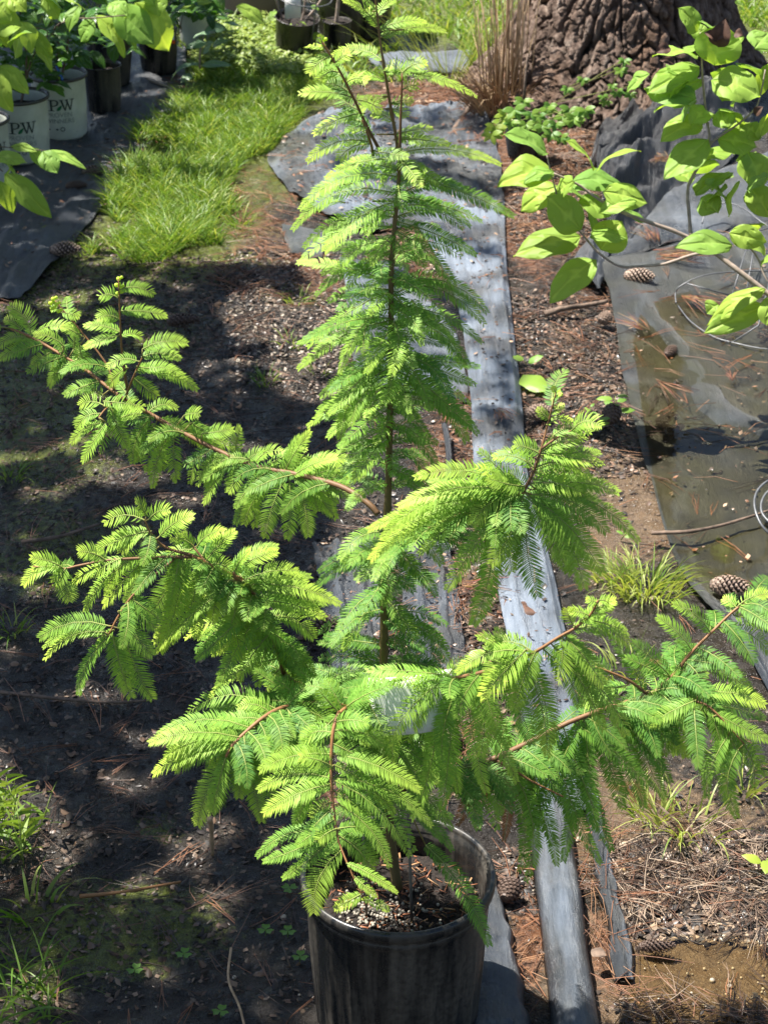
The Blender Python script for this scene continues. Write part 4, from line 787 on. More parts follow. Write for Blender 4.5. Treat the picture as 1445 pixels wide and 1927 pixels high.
def stem(P, r0, r1, nm, parent, mat='paletwig'):
    mb = MB(); Q_ = catmull(pY(P), 6); m = len(Q_); mb.tube(Q_, [r0 + (r1 - r0) * i / m for i in range(m)], 7, jit=.2); return mb.build(nm, M[mat], parent)
def leaves(L, Y, parent, mat='leaf', jy=.06, px2m=None, nm='foliage', young=.25, tone=.6, stemto=None):
    mb = MB()
    for l in L:
        bx, by, tx, ty, w_ = l[:5]; y0 = Y + U(-jy, jy); B = A(bx, by, y0); k_ = (B - CP).dot(FWD) / FPX
        dyy = l[5] if len(l) > 5 else U(-.04, .03)
        T = A(tx, ty, y0 + dyy); n_ = l[6] if len(l) > 6 else rn()
        leaf(mb, B, T, w_ * k_ * 1.2, n_, U(.15, .5), U(.05, .3), tone + U(-.4, .35), young + U(-.2, .25))
    return mb.build(nm, M[mat], parent)
s1 = stem([(1560, 640, 4.1), (1445, 552, 4.15), (1390, 510, 4.17), (1334, 468, 4.2), (1277, 438, 4.2), (1202, 411, 4.2), (1165, 396, 4.2), (1120, 370, 4.2), (1085, 345, 4.2), (1040, 325, 4.2)], .0068, .002, 'branch', SH)
leaves([(1030,290,947,252,62,-.02,(-.2,-.3,1)),(1117,320,1066,264,48),(1122,322,1206,284,30),(1044,325,936,350,72,-.02,(0,-.5,.9)),(1042,322,985,345,40),(1050,350,980,397,52),(1093,432,1028,368,64,0,(-.3,-.6,.8)),(1075,342,1180,360,52),(1135,360,1218,382,48),(1088,378,1150,405,50),(1128,400,1198,378,40),(1165,392,1222,420,34),(1092,445,966,482,66,-.03,(.1,-.5,.9)),(1130,470,1170,415,62,.02,(.2,-.6,.8)),(1122,488,1034,570,56,-.05,(-.2,-.6,.8)),(1060,345,1118,438,50,.05),(1085,430,1040,400,40,.05),(1115,350,1060,350,40,.05),(1110,445,1180,448,40,.04),(1080,340,1040,372,45,.05)], 4.2, s1)
s2 = stem([(1340, 473, 4.19), (1300, 480, 4.18), (1251, 496, 4.17), (1200, 501, 4.17), (1164, 500, 4.17), (1126, 475, 4.17), (1096, 441, 4.18), (1060, 400, 4.19), (1038, 330, 4.2), (1029, 292, 4.2)], .004, .0014, 'branch', SH)
s3 = stem([(1300, 442, 4.2), (1298, 420, 4.22), (1294, 358, 4.25), (1305, 328, 4.26), (1334, 275, 4.28), (1328, 211, 4.3), (1322, 150, 4.32), (1320, 100, 4.33), (1318, 60, 4.34)], .0042, .0018, 'branch', SH)
s4 = stem([(1334, 275, 4.28), (1345, 262, 4.28), (1387, 234, 4.28), (1415, 210, 4.28), (1428, 189, 4.28), (1440, 130, 4.3)], .0028, .0014, 'branch', SH)
BL = [(1312,58,1276,14,48),(1312,38,1346,56,26),(1320,75,1308,40,30,.03),(1343,122,1362,42,78,0,(-.2,-.8,.6)),(1340,120,1400,68,52),(1313,108,1227,106,58),(1316,125,1218,176,54,-.05,(-.3,-.5,.8)),(1222,138,1180,173,36),(1322,150,1248,188,38),(1310,185,1212,165,60,.05),(1300,200,1230,210,45),(1338,150,1430,182,74,-.03,(.2,-.6,.8)),(1322,232,1242,266,58,-.03,(-.2,-.5,.9)),(1333,262,1249,337,62,-.05,(-.3,-.6,.7)),(1345,215,1310,235,30),(1350,262,1424,276,48),(1405,285,1427,360,68,-.04,(.3,-.8,.6)),(1303,302,1382,288,54),(1308,366,1372,322,58,.04),(1372,408,1392,340,46),(1428,182,1450,118,28),(1430,262,1450,210,40),(1400,380,1450,360,50),(1395,235,1430,262,44),(1355,205,1400,240,45,.04),(1310,190,1270,240,42,.05),(1332,262,1290,290,40,.05),(1385,300,1420,330,40,.04),(1325,345,1365,380,46,.05),(1405,355,1450,330,50),(1410,350,1450,410,52),(1380,330,1340,360,42,.05),(1350,130,1372,170,44,.03),(1330,90,1285,90,30,.04)]
BL += [(1300,345,1262,318,44,.05),(1345,300,1300,330,46,.06),(1360,190,1390,150,44,.05),(1290,150,1270,205,40,.05),(1372,240,1352,205,40,.05),(1415,170,1380,200,48,.05),(1350,400,1318,372,44,.06),(1380,260,1410,230,40,.05),(1425,300,1395,322,46,.05),(1300,235,1330,205,40,.06),(1430,420,1400,440,46,.05),(1360,350,1342,392,44,.05),(1255,130,1290,150,42,.05),(1420,90,1448,60,50,.05),(1395,120,1425,140,44,.05)]
lb = leaves(BL, 4.3, s3)
# damaged brown patches on two curled leaves
mb = MB()
for a, b, c, d, w_ in [(1352,88,1366,34,46),(1350,72,1325,60,26),(1382,62,1398,66,22),(1262,90,1232,98,26),(1270,118,1240,112,20),(1420,215,1436,200,20),(1368,50,1345,78,24)]:
    B = A(a, b, 4.22); leaf(mb, B, A(c, d, 4.21), w_ / 3900 * 4.6, (-.2, -.8, .6), .6, .3, .2, 0)
M['dead'] = simple('withered_leaf', (.09, .045, .028), .7, .5, 60, .3); o = mb.build('withered_leaves', M['dead'], s3); o['label'] = 'brown withered curled leaf edges near the top of the branch'
s5 = stem([(1470, 560, 4.05), (1440, 520, 4.08), (1428, 490, 4.1), (1415, 470, 4.1), (1400, 458, 4.1)], .003, .0018, 'branch', SH)
leaves([(1378,462,1268,466,52,-.02,(.1,-.6,.8)),(1372,438,1443,455,40,-.02,(-.1,-.9,.4)),(1440,575,1324,627,46,-.03,(.1,-.7,.7)),(1440,543,1330,612,42,.01,(-.2,-.4,.9)),(1352,572,1330,590,34),(1430,500,1460,480,40),(1440,560,1470,620,50),(1390,445,1440,480,40,.03)], 4.1, s5)

# potted shrubs at upper left
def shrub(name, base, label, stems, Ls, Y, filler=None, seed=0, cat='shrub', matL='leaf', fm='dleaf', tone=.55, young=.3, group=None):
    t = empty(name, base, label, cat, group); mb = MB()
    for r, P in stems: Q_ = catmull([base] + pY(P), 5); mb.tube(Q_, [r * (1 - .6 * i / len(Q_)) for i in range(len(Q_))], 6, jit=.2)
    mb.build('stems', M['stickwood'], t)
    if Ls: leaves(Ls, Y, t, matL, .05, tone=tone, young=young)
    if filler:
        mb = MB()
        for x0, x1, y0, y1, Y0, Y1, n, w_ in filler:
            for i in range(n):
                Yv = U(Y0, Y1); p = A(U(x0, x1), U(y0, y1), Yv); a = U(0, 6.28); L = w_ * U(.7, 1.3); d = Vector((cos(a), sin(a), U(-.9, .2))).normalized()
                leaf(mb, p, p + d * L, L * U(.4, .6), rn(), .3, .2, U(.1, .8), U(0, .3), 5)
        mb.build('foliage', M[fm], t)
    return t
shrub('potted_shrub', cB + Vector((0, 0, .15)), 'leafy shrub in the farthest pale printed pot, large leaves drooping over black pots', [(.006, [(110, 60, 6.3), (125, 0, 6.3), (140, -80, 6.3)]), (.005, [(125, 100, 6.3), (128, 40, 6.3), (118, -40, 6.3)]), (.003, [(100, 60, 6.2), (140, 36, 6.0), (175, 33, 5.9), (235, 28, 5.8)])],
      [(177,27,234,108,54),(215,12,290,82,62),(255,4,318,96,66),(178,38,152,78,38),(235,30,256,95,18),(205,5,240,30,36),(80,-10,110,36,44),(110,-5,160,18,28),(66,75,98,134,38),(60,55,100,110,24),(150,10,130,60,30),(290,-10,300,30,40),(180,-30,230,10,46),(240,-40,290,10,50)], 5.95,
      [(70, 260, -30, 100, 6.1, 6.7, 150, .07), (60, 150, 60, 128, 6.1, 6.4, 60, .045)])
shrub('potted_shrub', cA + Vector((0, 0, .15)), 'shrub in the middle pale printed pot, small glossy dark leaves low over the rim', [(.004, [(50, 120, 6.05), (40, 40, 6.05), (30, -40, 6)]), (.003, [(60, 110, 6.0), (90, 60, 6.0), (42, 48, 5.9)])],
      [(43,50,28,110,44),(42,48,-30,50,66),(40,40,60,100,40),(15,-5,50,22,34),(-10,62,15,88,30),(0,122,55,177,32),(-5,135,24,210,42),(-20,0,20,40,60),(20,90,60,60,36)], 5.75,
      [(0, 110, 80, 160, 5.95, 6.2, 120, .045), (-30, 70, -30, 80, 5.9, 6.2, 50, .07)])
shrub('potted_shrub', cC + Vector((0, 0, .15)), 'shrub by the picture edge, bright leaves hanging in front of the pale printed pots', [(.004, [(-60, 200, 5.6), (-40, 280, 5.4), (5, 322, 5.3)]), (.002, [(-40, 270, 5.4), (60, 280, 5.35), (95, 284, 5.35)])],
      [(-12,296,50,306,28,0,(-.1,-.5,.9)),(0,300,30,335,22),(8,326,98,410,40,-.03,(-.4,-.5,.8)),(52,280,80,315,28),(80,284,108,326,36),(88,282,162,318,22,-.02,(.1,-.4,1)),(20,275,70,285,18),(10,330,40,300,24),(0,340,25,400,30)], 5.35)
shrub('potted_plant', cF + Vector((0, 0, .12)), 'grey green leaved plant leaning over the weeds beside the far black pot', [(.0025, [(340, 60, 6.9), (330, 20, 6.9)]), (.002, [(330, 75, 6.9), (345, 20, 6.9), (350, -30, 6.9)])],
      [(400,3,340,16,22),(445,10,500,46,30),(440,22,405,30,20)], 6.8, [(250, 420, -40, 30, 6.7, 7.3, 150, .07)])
t = empty('leafy_weed', at_ground(376, 6.9), 'grey green broad leaved weed growing between the far black pot and the grass', 'weed')
s_ = stem([(376, 128, 6.85), (376, 105, 6.85), (380, 80, 6.85), (390, 50, 6.85), (415, 35, 6.85)], .004, .002, 'stem', t)
M['gleaf'] = leafmat('grey_green_leaves', (.1, .2, .11), (.22, .36, .22), (.3, .4, .2), .3, .35, .6, True)
leaves([(440,35,398,30,24),(425,50,385,58,22),(420,42,455,50,20),(400,64,362,72,14),(390,78,350,90,18),(382,100,402,78,22),(400,86,430,76,18),(378,122,436,122,18),(375,118,330,128,14),(360,122,322,152,18),(362,140,340,155,16),(375,125,345,110,12)], 6.8, t, 'gleaf')
t = empty('plant_tag', A(325, 78, 6.9), 'small white and orange tag stuck in the far black pot', 'plant tag'); mb = MB(); mb.box(A(326, 70, 6.9), Vector((.004, 0, 0)), Vector((0, .001, 0)), Vector((0, 0, .018))); mb.build('tag_card', M['white'], t)
mb = MB(); mb.box(A(326, 78, 6.897), Vector((.006, 0, 0)), Vector((0, .001, 0)), Vector((0, 0, .006))); M['orange'] = simple('orange_print', (.75, .12, .02), .5, .1, bump=0); mb.build('orange_end', M['orange'], t)
M['blue'] = simple('blue_plastic', (.02, .12, .45), .35, .1, bump=0)
mb = MB(); P = catmull([A(106, 124, 6.22), A(112, 136, 6.2), A(118, 150, 6.19)], 4); mb.tube(P, .004, 6); tag(mb.build('plant_tie', M['blue'], loc=P[0]), 'bright blue strip sticking out of the farthest pale printed pot', 'plant tag')
mb = MB(); mb.box(A(551, 5, 7.15), Vector((.028, 0, .002)), Vector((0, .0006, 0)), Vector((0, .01, .05))); tag(mb.build('plant_tag', M['white'], loc=A(551, 5, 7.15)), 'blank white card hanging in the wire hoop cage', 'plant tag')
def twigs(base, L, label, r=.005):
    t = empty('bare_shrub', base, label, 'shrub', None)
    for P in L: mb = MB(); Q_ = catmull(pY(P), 4); mb.tube(Q_, [r * (1 - .4 * i / len(Q_)) for i in range(len(Q_))], 6, jit=.25); mb.build('stem', M['paletwig'], t)
    return t
bt = twigs(cH + Vector((0, 0, .12)), [[(537,58,7.2),(530,30,7.2),(520,0,7.2),(515,-40,7.2)],[(556,62,7.2),(570,30,7.2),(575,-10,7.2)],[(560,60,7.2),(585,25,7.2),(607,-5,7.2),(615,-30,7.2)],[(545,50,7.2),(550,35,7.2)]], 'pale woody stems rising from the leaning black pot')
leaves([(558,45,545,52,12),(562,40,578,48,14),(585,10,600,18,10),(600,60,590,75,12),(520,20,508,35,12)], 7.15, bt)
bt = twigs(cI + Vector((0, 0, .08)), [[(631,78,7.3),(633,40,7.3),(636,10,7.3),(637,-30,7.3)],[(640,78,7.3),(643,55,7.3)]], 'single knobbly woody stem rising from the small black pot', .0085)
mb = MB(); Q_ = catmull(pY([(986, 186, 6.02), (988, 150, 6.02), (993, 100, 6.05)]), 4); mb.tube(Q_, .004, 6); tag(mb.build('bare_twig', M['stickwood'], loc=Q_[0]), 'thin dark stem standing in the small pot at the pine', 'stem')

# creeper with five-fingered leaves
t = empty('creeper_vine', at_ground(1010, 6.0), 'creeper with five pointed leaflets climbing the foot of the pine around the small pot', 'vine')
mb = MB(); st = MB(); prev = None
VC = [(985,188),(968,205),(1000,212),(952,215),(932,238),(925,252),(962,228),(1012,218),(1072,205),(1058,218),(1092,214),(1046,232),(1038,250),(1056,258),(1020,235),(990,232),(1100,205),(1080,222),(1030,205),(945,228)]
VT = [(1097,148),(1068,166),(1168,130),(1152,160),(1134,180),(1186,176),(1194,156),(1035,196),(1175,112),(1140,190),(1160,172)]
for i, (a, b) in enumerate(VC + VT):
    Yv = (5.9 + U(-.08, .1)) if i < len(VC) else 6.16
    p = A(a, b, Yv); g_ = gh(p.x, p.y) + .03
    if p.z < g_: p.z = g_
    sz = U(.035, .05) if i < len(VC) else U(.022, .032); th = U(-.5, .5)
    for q in range(5):
        an = -pi / 2 + th + (q - 2) * .85; d = Vector((cos(an), -.35 + U(-.2, .2), sin(an) * .75 + .1)); leaf(mb, p, p + d * sz * (1 - .12 * abs(q - 2)), sz * .42, (U(-.3, .3), -.8, .7), .25, .15, U(.3, .9), U(.0, .4) if a > 960 else U(.5, 1), 6)
    if prev and (prev - p).length < .3: st.tube([prev + Vector((0, .01, -.008)), p + Vector((0, .01, 0))], .0012, 4, (.3, .5, 0))
    prev = p
mb.build('leaves', M['vine'], t); st.build('stem', M['twig'], t)

# small seedlings and clover, single plants
def seedling(px, py, h, n, sz, label, mat='vine', name='seedling', cat='seedling', z=0.004, group=None, young=.3, wide=.5):
    b_ = G(px, py, 0); b_.z = gh(b_.x, b_.y) + z; t = empty(name, b_, label, cat, group); mb = MB(); st = MB()
    tp = b_ + Vector((U(-.01, .01), U(-.01, .01), h)); st.tube([b_, tp], [.0014, .0009], 4, (.3, 1, 0)); st.build('stem', M['twig'], t)
    for i in range(n):
        u = .35 + .65 * i / max(1, n - 1); p = b_.lerp(tp, u); a = i * 2.4 + U(-.4, .4); d = Vector((cos(a), sin(a), U(-.1, .5))).normalized(); L = sz * U(.8, 1.15)
        leaf(mb, p + d * L * .15, p + d * L * 1.15, L * wide, (0, -.3, 1), .2, .15, U(.4, .9), young + U(-.2, .2), 6)
    mb.build('leaves', M[mat], t)
seedling(1120, 820, .035, 7, .03, 'pale seedling with tiny leaves on mud beside the wet black cone')
seedling(1160, 800, .06, 6, .035, 'taller seedling with paired leaves right at the edge of the sunken sheet')
seedling(1105, 790, .02, 4, .018, 'tiny seedling left of the wet black cone')
seedling(990, 690, .015, 2, .035, 'two green leaves poking up at the edge of the pale strip', wide=.6)
seedling(1430, 1650, .04, 3, .04, 'yellow green seedling at the right edge over needle litter', young=.8)
seedling(1168, 1024, .02, 3, .02, 'small sprout on the rim of the sunken sheet')
b_ = G(1000, 722, .02); mb = MB(); leaf(mb, G(985, 705, .02), G(1026, 738, .014), .062, (0, -.2, 1), .1, .1, .9, .5); tag(mb.build('fallen_leaf', M['vine'], loc=b_), 'pale green fallen leaf lying beside the pale strip', 'leaf')
mb = MB(); leaf(mb, G(950, 1128, .034), G(1010, 1155, .03), .05, (0, -.2, 1), -.1, .05, .5, 0); o = mb.build('fallen_leaf', M['dead'], loc=G(980, 1140, .03)); tag(o, 'reddish brown dead leaf lying on dark pleats of the pale strip', 'leaf')
mb = MB(); leaf(mb, G(1113, 1787, .03), G(1140, 1800, .03), .022, (0, -.2, 1), .1, .1, .9, 0); tag(mb.build('fallen_leaf', M['stickwood'], loc=G(1120, 1790, .03)), 'small brown dead leaf beside the rounded pale roll', 'leaf')
def clover(L, label, nm='clover'):
    for a, b in L:
        b_ = G(a, b, 0); b_.z = gh(b_.x, b_.y) + .008; mb = MB(); st = 0
        for q in range(3):
            an = q * 2.09 + U(-.2, .2) + a; d = Vector((cos(an), sin(an), .12)); sd_ = Vector((-sin(an), cos(an), 0)); r = .0085
            cp = b_ + Vector((0, 0, .006)); c2_ = cp + d * r * 1.0
            vs = [cp, cp + d * r * .7 + sd_ * r * .75, cp + d * r * 1.45 + sd_ * r * .65, cp + d * r * 1.25, cp + d * r * 1.45 - sd_ * r * .65, cp + d * r * .7 - sd_ * r * .75, c2_ + Vector((0, 0, -.001))]
            mb.add(vs, [(0, 1, 6), (1, 2, 6), (2, 3, 6), (3, 4, 6), (4, 5, 6), (5, 0, 6)], (.5, .1, .8))
        mb.tube([b_ - Vector((0, 0, .006)), b_ + Vector((0, 0, .007))], .0006, 3, (.5, .3, 1))
        tag(mb.build(nm, M['vine'], loc=b_, smooth=False), label[(a, b)] if isinstance(label, dict) else label, 'clover', 'clover sprigs on the mud')
CLV = {(347, 1812): 'clover sprig alone on dark mud between two crossing sticks', (255, 1842): 'pale clover sprig left of the single one, on a trailing runner', (416, 1918): 'clover sprig at the very bottom edge left of the pot', (500, 1762): 'clover sprig nearest the pot rim, left one of a trailing pair', (542, 1765): 'clover sprig nearest the pot, right one of a trailing pair', (565, 1818): 'clover sprig touching the pot wall', (545, 1690): 'yellowish clover sprig beside the pot rim'}
clover(list(CLV), CLV)

# ------------------------------------------------------------ grass
EXC = [[(1195, 1790), (1290, 1765), (1430, 1775), (1500, 1860), (1330, 1885), (1200, 1870)], [(1100, 1490), (1250, 1480), (1280, 1560), (1130, 1600)]]
EXW = [[(G(a, b).x, G(a, b).y) for a, b in P_] for P_ in EXC]
def region_pts(poly, n, z=0):
    xs_ = [p[0] for p in poly]; ys_ = [p[1] for p in poly]; out = []; k = 0
    gp = [G(a, b) for a, b in poly]; wp = [(p.x, p.y) for p in gp]; x0, x1 = min(p[0] for p in wp), max(p[0] for p in wp); y0, y1 = min(p[1] for p in wp), max(p[1] for p in wp)
    while len(out) < n and k < n * 40:
        k += 1; x, y = U(x0, x1), U(y0, y1)
        if inpoly(x, y, wp) and not any(inpoly(x, y, e_) for e_ in EXW): out.append(Vector((x, y, gh(x, y))))
    return out
def gcol(dry=.2): 
    return (U(.2, .9), U(.6, 1) if R() < dry else U(0, .35), 0)
mb = MB()
LAWN = [(165, 470), (175, 410), (240, 330), (255, 260), (330, 215), (345, 150), (420, 110), (490, 90), (560, 150), (615, 175), (590, 215), (545, 240), (500, 290), (455, 300), (440, 340), (500, 390), (520, 440), (420, 465), (350, 470), (300, 500), (240, 495)]
for p in region_pts(LAWN, 30000):
    q = noise.noise(Vector((p.x * 4.5, p.y * 3, 2))) + .35 * noise.noise(Vector((p.x * 15, p.y * 12, 5))); px, py = PX(p); edge = .25 if (py > 400 and px > 380) else 0
    if q < -.2 + edge or R() < edge + .05: continue
    a = U(0, 6.28); h = U(.02, .075) * (1 + q * .8) * (1.0 if py > 180 else .8); bladeto(mb, p, (cos(a) * .55, sin(a) * .55, 1), h * 1.3, U(.0022, .0042), gcol(.16), U(.3, 1.8), 3)
o = mb.build('grass', M['grass'], loc=(-.5, 5, 0)); tag(o, 'lush green lawn grass patch left of the sapling', 'grass', kind='stuff')
mb = MB()
for p in region_pts([(360, 140), (400, 60), (520, 50), (600, 120), (560, 165), (460, 150), (400, 150)], 5200):
    h = U(.005, .06); a = U(0, 6.28); L = U(.012, .026); q = p + Vector((0, 0, h)); d = Vector((cos(a), sin(a) * .8 - .2, U(-.1, .7))); leaf(mb, q, q + d * L, L * .6, (0, -.3, 1), .2, .1, U(.2, .9), U(.2, .7), 3)
tag(mb.build('ground_cover_weeds', M['grass'], loc=(-.5, 6.6, 0)), 'bright leafy weeds between the shrubs and the leaning black pot', 'weeds', kind='stuff')
mb = MB()
for x0, x1, y0, y1, n in [(-1.6, 2.4, 7.3, 12, 26000), (-.6, .8, 6.9, 7.4, 2600), (1.05, 2.2, 6.9, 8, 3500)]:
    for i in range(n):
        p = Vector((U(x0, x1), y0 + (y1 - y0) * R() ** 1.4, 0)); p.z = gh(p.x, p.y)
        if noise.noise(Vector((p.x * 3, p.y * 3, 7))) < (-.25 if y0 > 7.2 else .05): continue
        if (p.xy - TC.xy).length < .62 or any((p.xy - c_.xy).length < r_ for c_, r_ in ((cJ, .2), (cK, .22), (cH, .09), (cI, .06))): continue
        a = U(0, 6.28); bladeto(mb, p, (cos(a) * .6, sin(a) * .6, 1), U(.03, .09), U(.004, .008), gcol(.2), U(.4, 1.6), 2)
tag(mb.build('grass', M['grass'], loc=(0, 8, 0)), 'sunlit far lawn behind the sapling top and pine', 'grass', kind='stuff')
def tuft(px, py, n, h, wd, label, name='grass_tuft', spread=.03, dry=.15, bend=(.6, 2.2), mat='grass', lean=(0, 0), tone=None, group='grass tufts on the mud'):
    b_ = G(px, py); b_.z = gh(b_.x, b_.y); mb = MB()
    for i in range(n):
        a = U(0, 6.28); rr = sqrt(R()) * spread; p = b_ + Vector((cos(a) * rr, sin(a) * rr, 0)); p.z = gh(p.x, p.y)
        c_ = gcol(dry); bladeto(mb, p, (cos(a) * .5 + U(-.3, .3) + lean[0], sin(a) * .5 + U(-.3, .3) + lean[1], 1), h * U(.5, 1.2), wd * U(.7, 1.2), c_ if tone is None else (tone, c_[1], 0), U(*bend), 6)
    return tag(mb.build(name, M[mat], loc=b_), label, 'grass tuft', group)
tuft(1215, 1110, 190, .085, .0034, 'dense pale yellow green grass tuft beside the sunken sheet', spread=.07, dry=.75)
tuft(1155, 1095, 60, .07, .003, 'thin pale tuft left of the dense pale tuft', spread=.04, dry=.75)
tuft(1290, 1560, 40, .1, .0034, 'straggling pale grass over the tan puddle at right', spread=.06, dry=.85)
tuft(1230, 1540, 34, .09, .003, 'pale curling grass beside the tan puddle, left one', spread=.035, dry=.85)
tuft(1400, 1500, 16, .12, .004, 'long arching pale blades at the right edge', spread=.02, dry=.8)
tuft(1180, 1270, 40, .07, .003, 'pale tuft half hidden behind the right sprays', spread=.05, dry=.7)
for i, (a, b, n, h, lb) in enumerate([(155, 470, 30, .05, 'small tuft beside the large grey cone'), (560, 560, 26, .045, 'small tuft on debris left of the sapling crown'), (500, 720, 30, .05, 'tuft on mud between the upper left branch and the stem'), (550, 650, 22, .045, 'sparse tuft just left of the crown on rotten leaves'), (20, 900, 30, .05, 'dim tuft in shade at the far left'), (20, 1190, 26, .07, 'shaded tuft at the left edge below the middle branch'), (60, 430, 16, .04, 'faint weed tuft on the shaded left fabric'), (275, 240, 10, .09, 'tall thin blades on the left fabric near the pots'), (250, 400, 20, .06, 'bright blades at the lawn edge'), (600, 700, 16, .035, 'tiny tuft behind the left side of the crown'), (450, 420, 40, .06, 'tuft at the lower right end of the lawn patch'), (395, 450, 40, .05, 'low tuft at the bottom of the lawn patch')]):
    tuft(a, b, n, h, .003, lb, spread=.035)
# leafy bamboo-like grass at the left edge, lit
b_ = G(30, 1600); t = empty('broad_grass_plant', Vector((b_.x, b_.y, 0)), 'bright green broad bladed grass plant lit by the sun at the left edge', 'grass plant'); mb = MB(); st = MB()
for i in range(34):
    a = U(0, 6.28); p = G(U(-50, 70), U(1560, 1640)); d = Vector((U(-.35, .35), U(-.2, .2), 1)).normalized(); h = U(.04, .13); tp = p + d * h; st.tube([p, tp], [.0011, .0007], 4, (.2, 1, 0))
    for q in range(5):
        u = .3 + .7 * q / 4; c_ = p.lerp(tp, u); an = q * 2.6 + a; dd = Vector((cos(an), sin(an), .55)); bladeto(mb, c_, dd, U(.03, .055), .0075, (U(.4, .9), U(.1, .5), 0), U(.3, .9), 5)
mb.build('blades', M['grass'], t); st.build('stems', M['twig'], t)
b_ = G(70, 1880); t = empty('broad_grass_plant', Vector((b_.x, b_.y, 0)), 'shaded arching grass plant in the lower left corner', 'grass plant'); mb = MB()
for i in range(80):
    p = G(U(-60, 110), U(1800, 1960)); a = U(0, 6.28); bladeto(mb, p, (cos(a) * .7, sin(a) * .7, 1), U(.05, .14), U(.0025, .0055), (U(.1, .6), U(0, .2), 0), U(.8, 2.2), 7)
mb.build('blades', M['grass'], t)
tuft(60, 1720, 14, .09, .006, 'few wide blades in shade between the two grass plants at left', spread=.05)

# ------------------------------------------------------------ litter
mb = MB()
def zat(x, y): return gh(x, y)
def needles(poly, n, cols, L=(.07, .17), r=.0007, z=(.002, .012), curve=.15, clump=0):
    for p in region_pts(poly, n):
        a = U(0, 6.28); k_ = random.choice((1, 1, 2, 3)); j_ = U(.6, 1.3); c_ = random.choice(cols); c_ = tuple(x * j_ for x in c_); L_ = U(*L)
        for q in range(k_):
            b = a + (q - 1) * U(.05, .2); d = Vector((cos(b), sin(b), 0)); s_ = Vector((-d.y, d.x, 0)) * U(-curve, curve); pts = [p, p + d * L_ * .5 + s_ * L_ * .5, p + d * L_]
            z0, z1 = U(*z), U(*z); pts = [Vector((v.x, v.y, zat(v.x, v.y) + zz)) for v, zz in zip(pts, (z0, (z0 + z1) / 2 + .003, z1))]
            mb.tube(pts, [r, r * .9, r * .5], 3, c_, cap=False)
RED = [(.25, .11, .055), (.19, .085, .045), (.3, .16, .085), (.11, .055, .035)]; DRK = [(.06, .035, .025), (.035, .022, .017), (.1, .055, .035), (.2, .1, .06)]; PAL = [(.22, .15, .1), (.16, .11, .08), (.06, .042, .033), (.34, .26, .19), (.04, .028, .022)]
ALL = [(-100, 420), (700, 380), (1000, 400), (1500, 500), (1560, 2000), (-60, 2000)]
STRIPP0 = [(780, 400), (945, 400), (960, 600), (990, 900), (1060, 1170), (1100, 1500), (1010, 1500), (900, 900), (860, 600)]
needles(ALL, 900, DRK + RED[:2], (.04, .13)); needles([(-20, 560), (600, 560), (640, 1900), (-20, 1900)], 420, DRK, (.05, .14), .0008)
needles([(730, 170), (950, 160), (940, 205), (720, 210)], 600, RED, (.04, .1)); needles([(955, 240), (1120, 260), (1160, 340), (1090, 520), (960, 470)], 520, RED + PAL, (.05, .14)); needles([(1130, 200), (1240, 190), (1180, 260)], 120, RED + DRK)
needles([(430, 300), (560, 330), (640, 560), (420, 560)], 380, RED, (.04, .1)); needles([(740, 420), (830, 430), (850, 520), (770, 520)], 160, RED, (.03, .09)); needles([(960, 480), (1150, 520), (1200, 880), (1000, 860)], 200, RED + DRK, (.04, .12)); needles([(830, 740), (890, 740), (900, 1000), (830, 1000)], 170, RED + DRK, (.03, .08))
needles([(1120, 1620), (1300, 1540), (1500, 1600), (1500, 1820), (1380, 1760), (1230, 1700), (1160, 1720)], 330, PAL + DRK, (.03, .09), .0007, (.003, .02)); needles([(1130, 1640), (1260, 1600), (1250, 1780), (1150, 1760)], 60, PAL, (.03, .08), .0007, (.003, .02))
needles([(960, 1600), (1010, 1600), (1050, 1930), (960, 1930)], 34, RED, (.05, .13)); needles([(1085, 1560), (1150, 1600), (1190, 1900), (1130, 1900)], 40, RED, (.05, .13), z=(.01, .03)); needles([(1150, 1880), (1445, 1850), (1500, 2000), (1150, 2000)], 120, PAL + DRK, (.03, .09), z=(.005, .025)); needles([(740, 1080), (900, 1080), (920, 1330), (740, 1330)], 90, RED, (.03, .08), z=(.015, .03))
needles(STRIPP0, 26, RED, (.03, .07), z=(.026, .036)); needles([(860, 212), (940, 240), (940, 300), (850, 300)], 60, RED, (.03, .08), z=(.028, .036)); needles([(520, 290), (700, 260), (700, 400), (540, 380)], 40, RED, (.03, .08), z=(.028, .036))
needles([(1180, 420), (1400, 450), (1445, 900), (1220, 900)], 60, RED, (.05, .13), z=(.02, .03)); needles([(130, 205), (270, 205), (270, 235), (130, 235)], 160, RED, (.04, .1)); needles([(260, 130), (340, 150), (330, 190), (250, 170)], 80, RED, (.04, .08)); needles([(180, 270), (330, 240), (250, 360), (140, 330)], 60, RED, (.04, .1), z=(.012, .022)); needles([(850, 1370), (900, 1370), (900, 1500), (850, 1500)], 60, RED, (.03, .08))
tag(mb.build('pine_needle_litter', M['litter'], loc=(.2, 4, 0)), 'fallen brown pine needles scattered over mud and fabric', 'pine needles', kind='stuff')
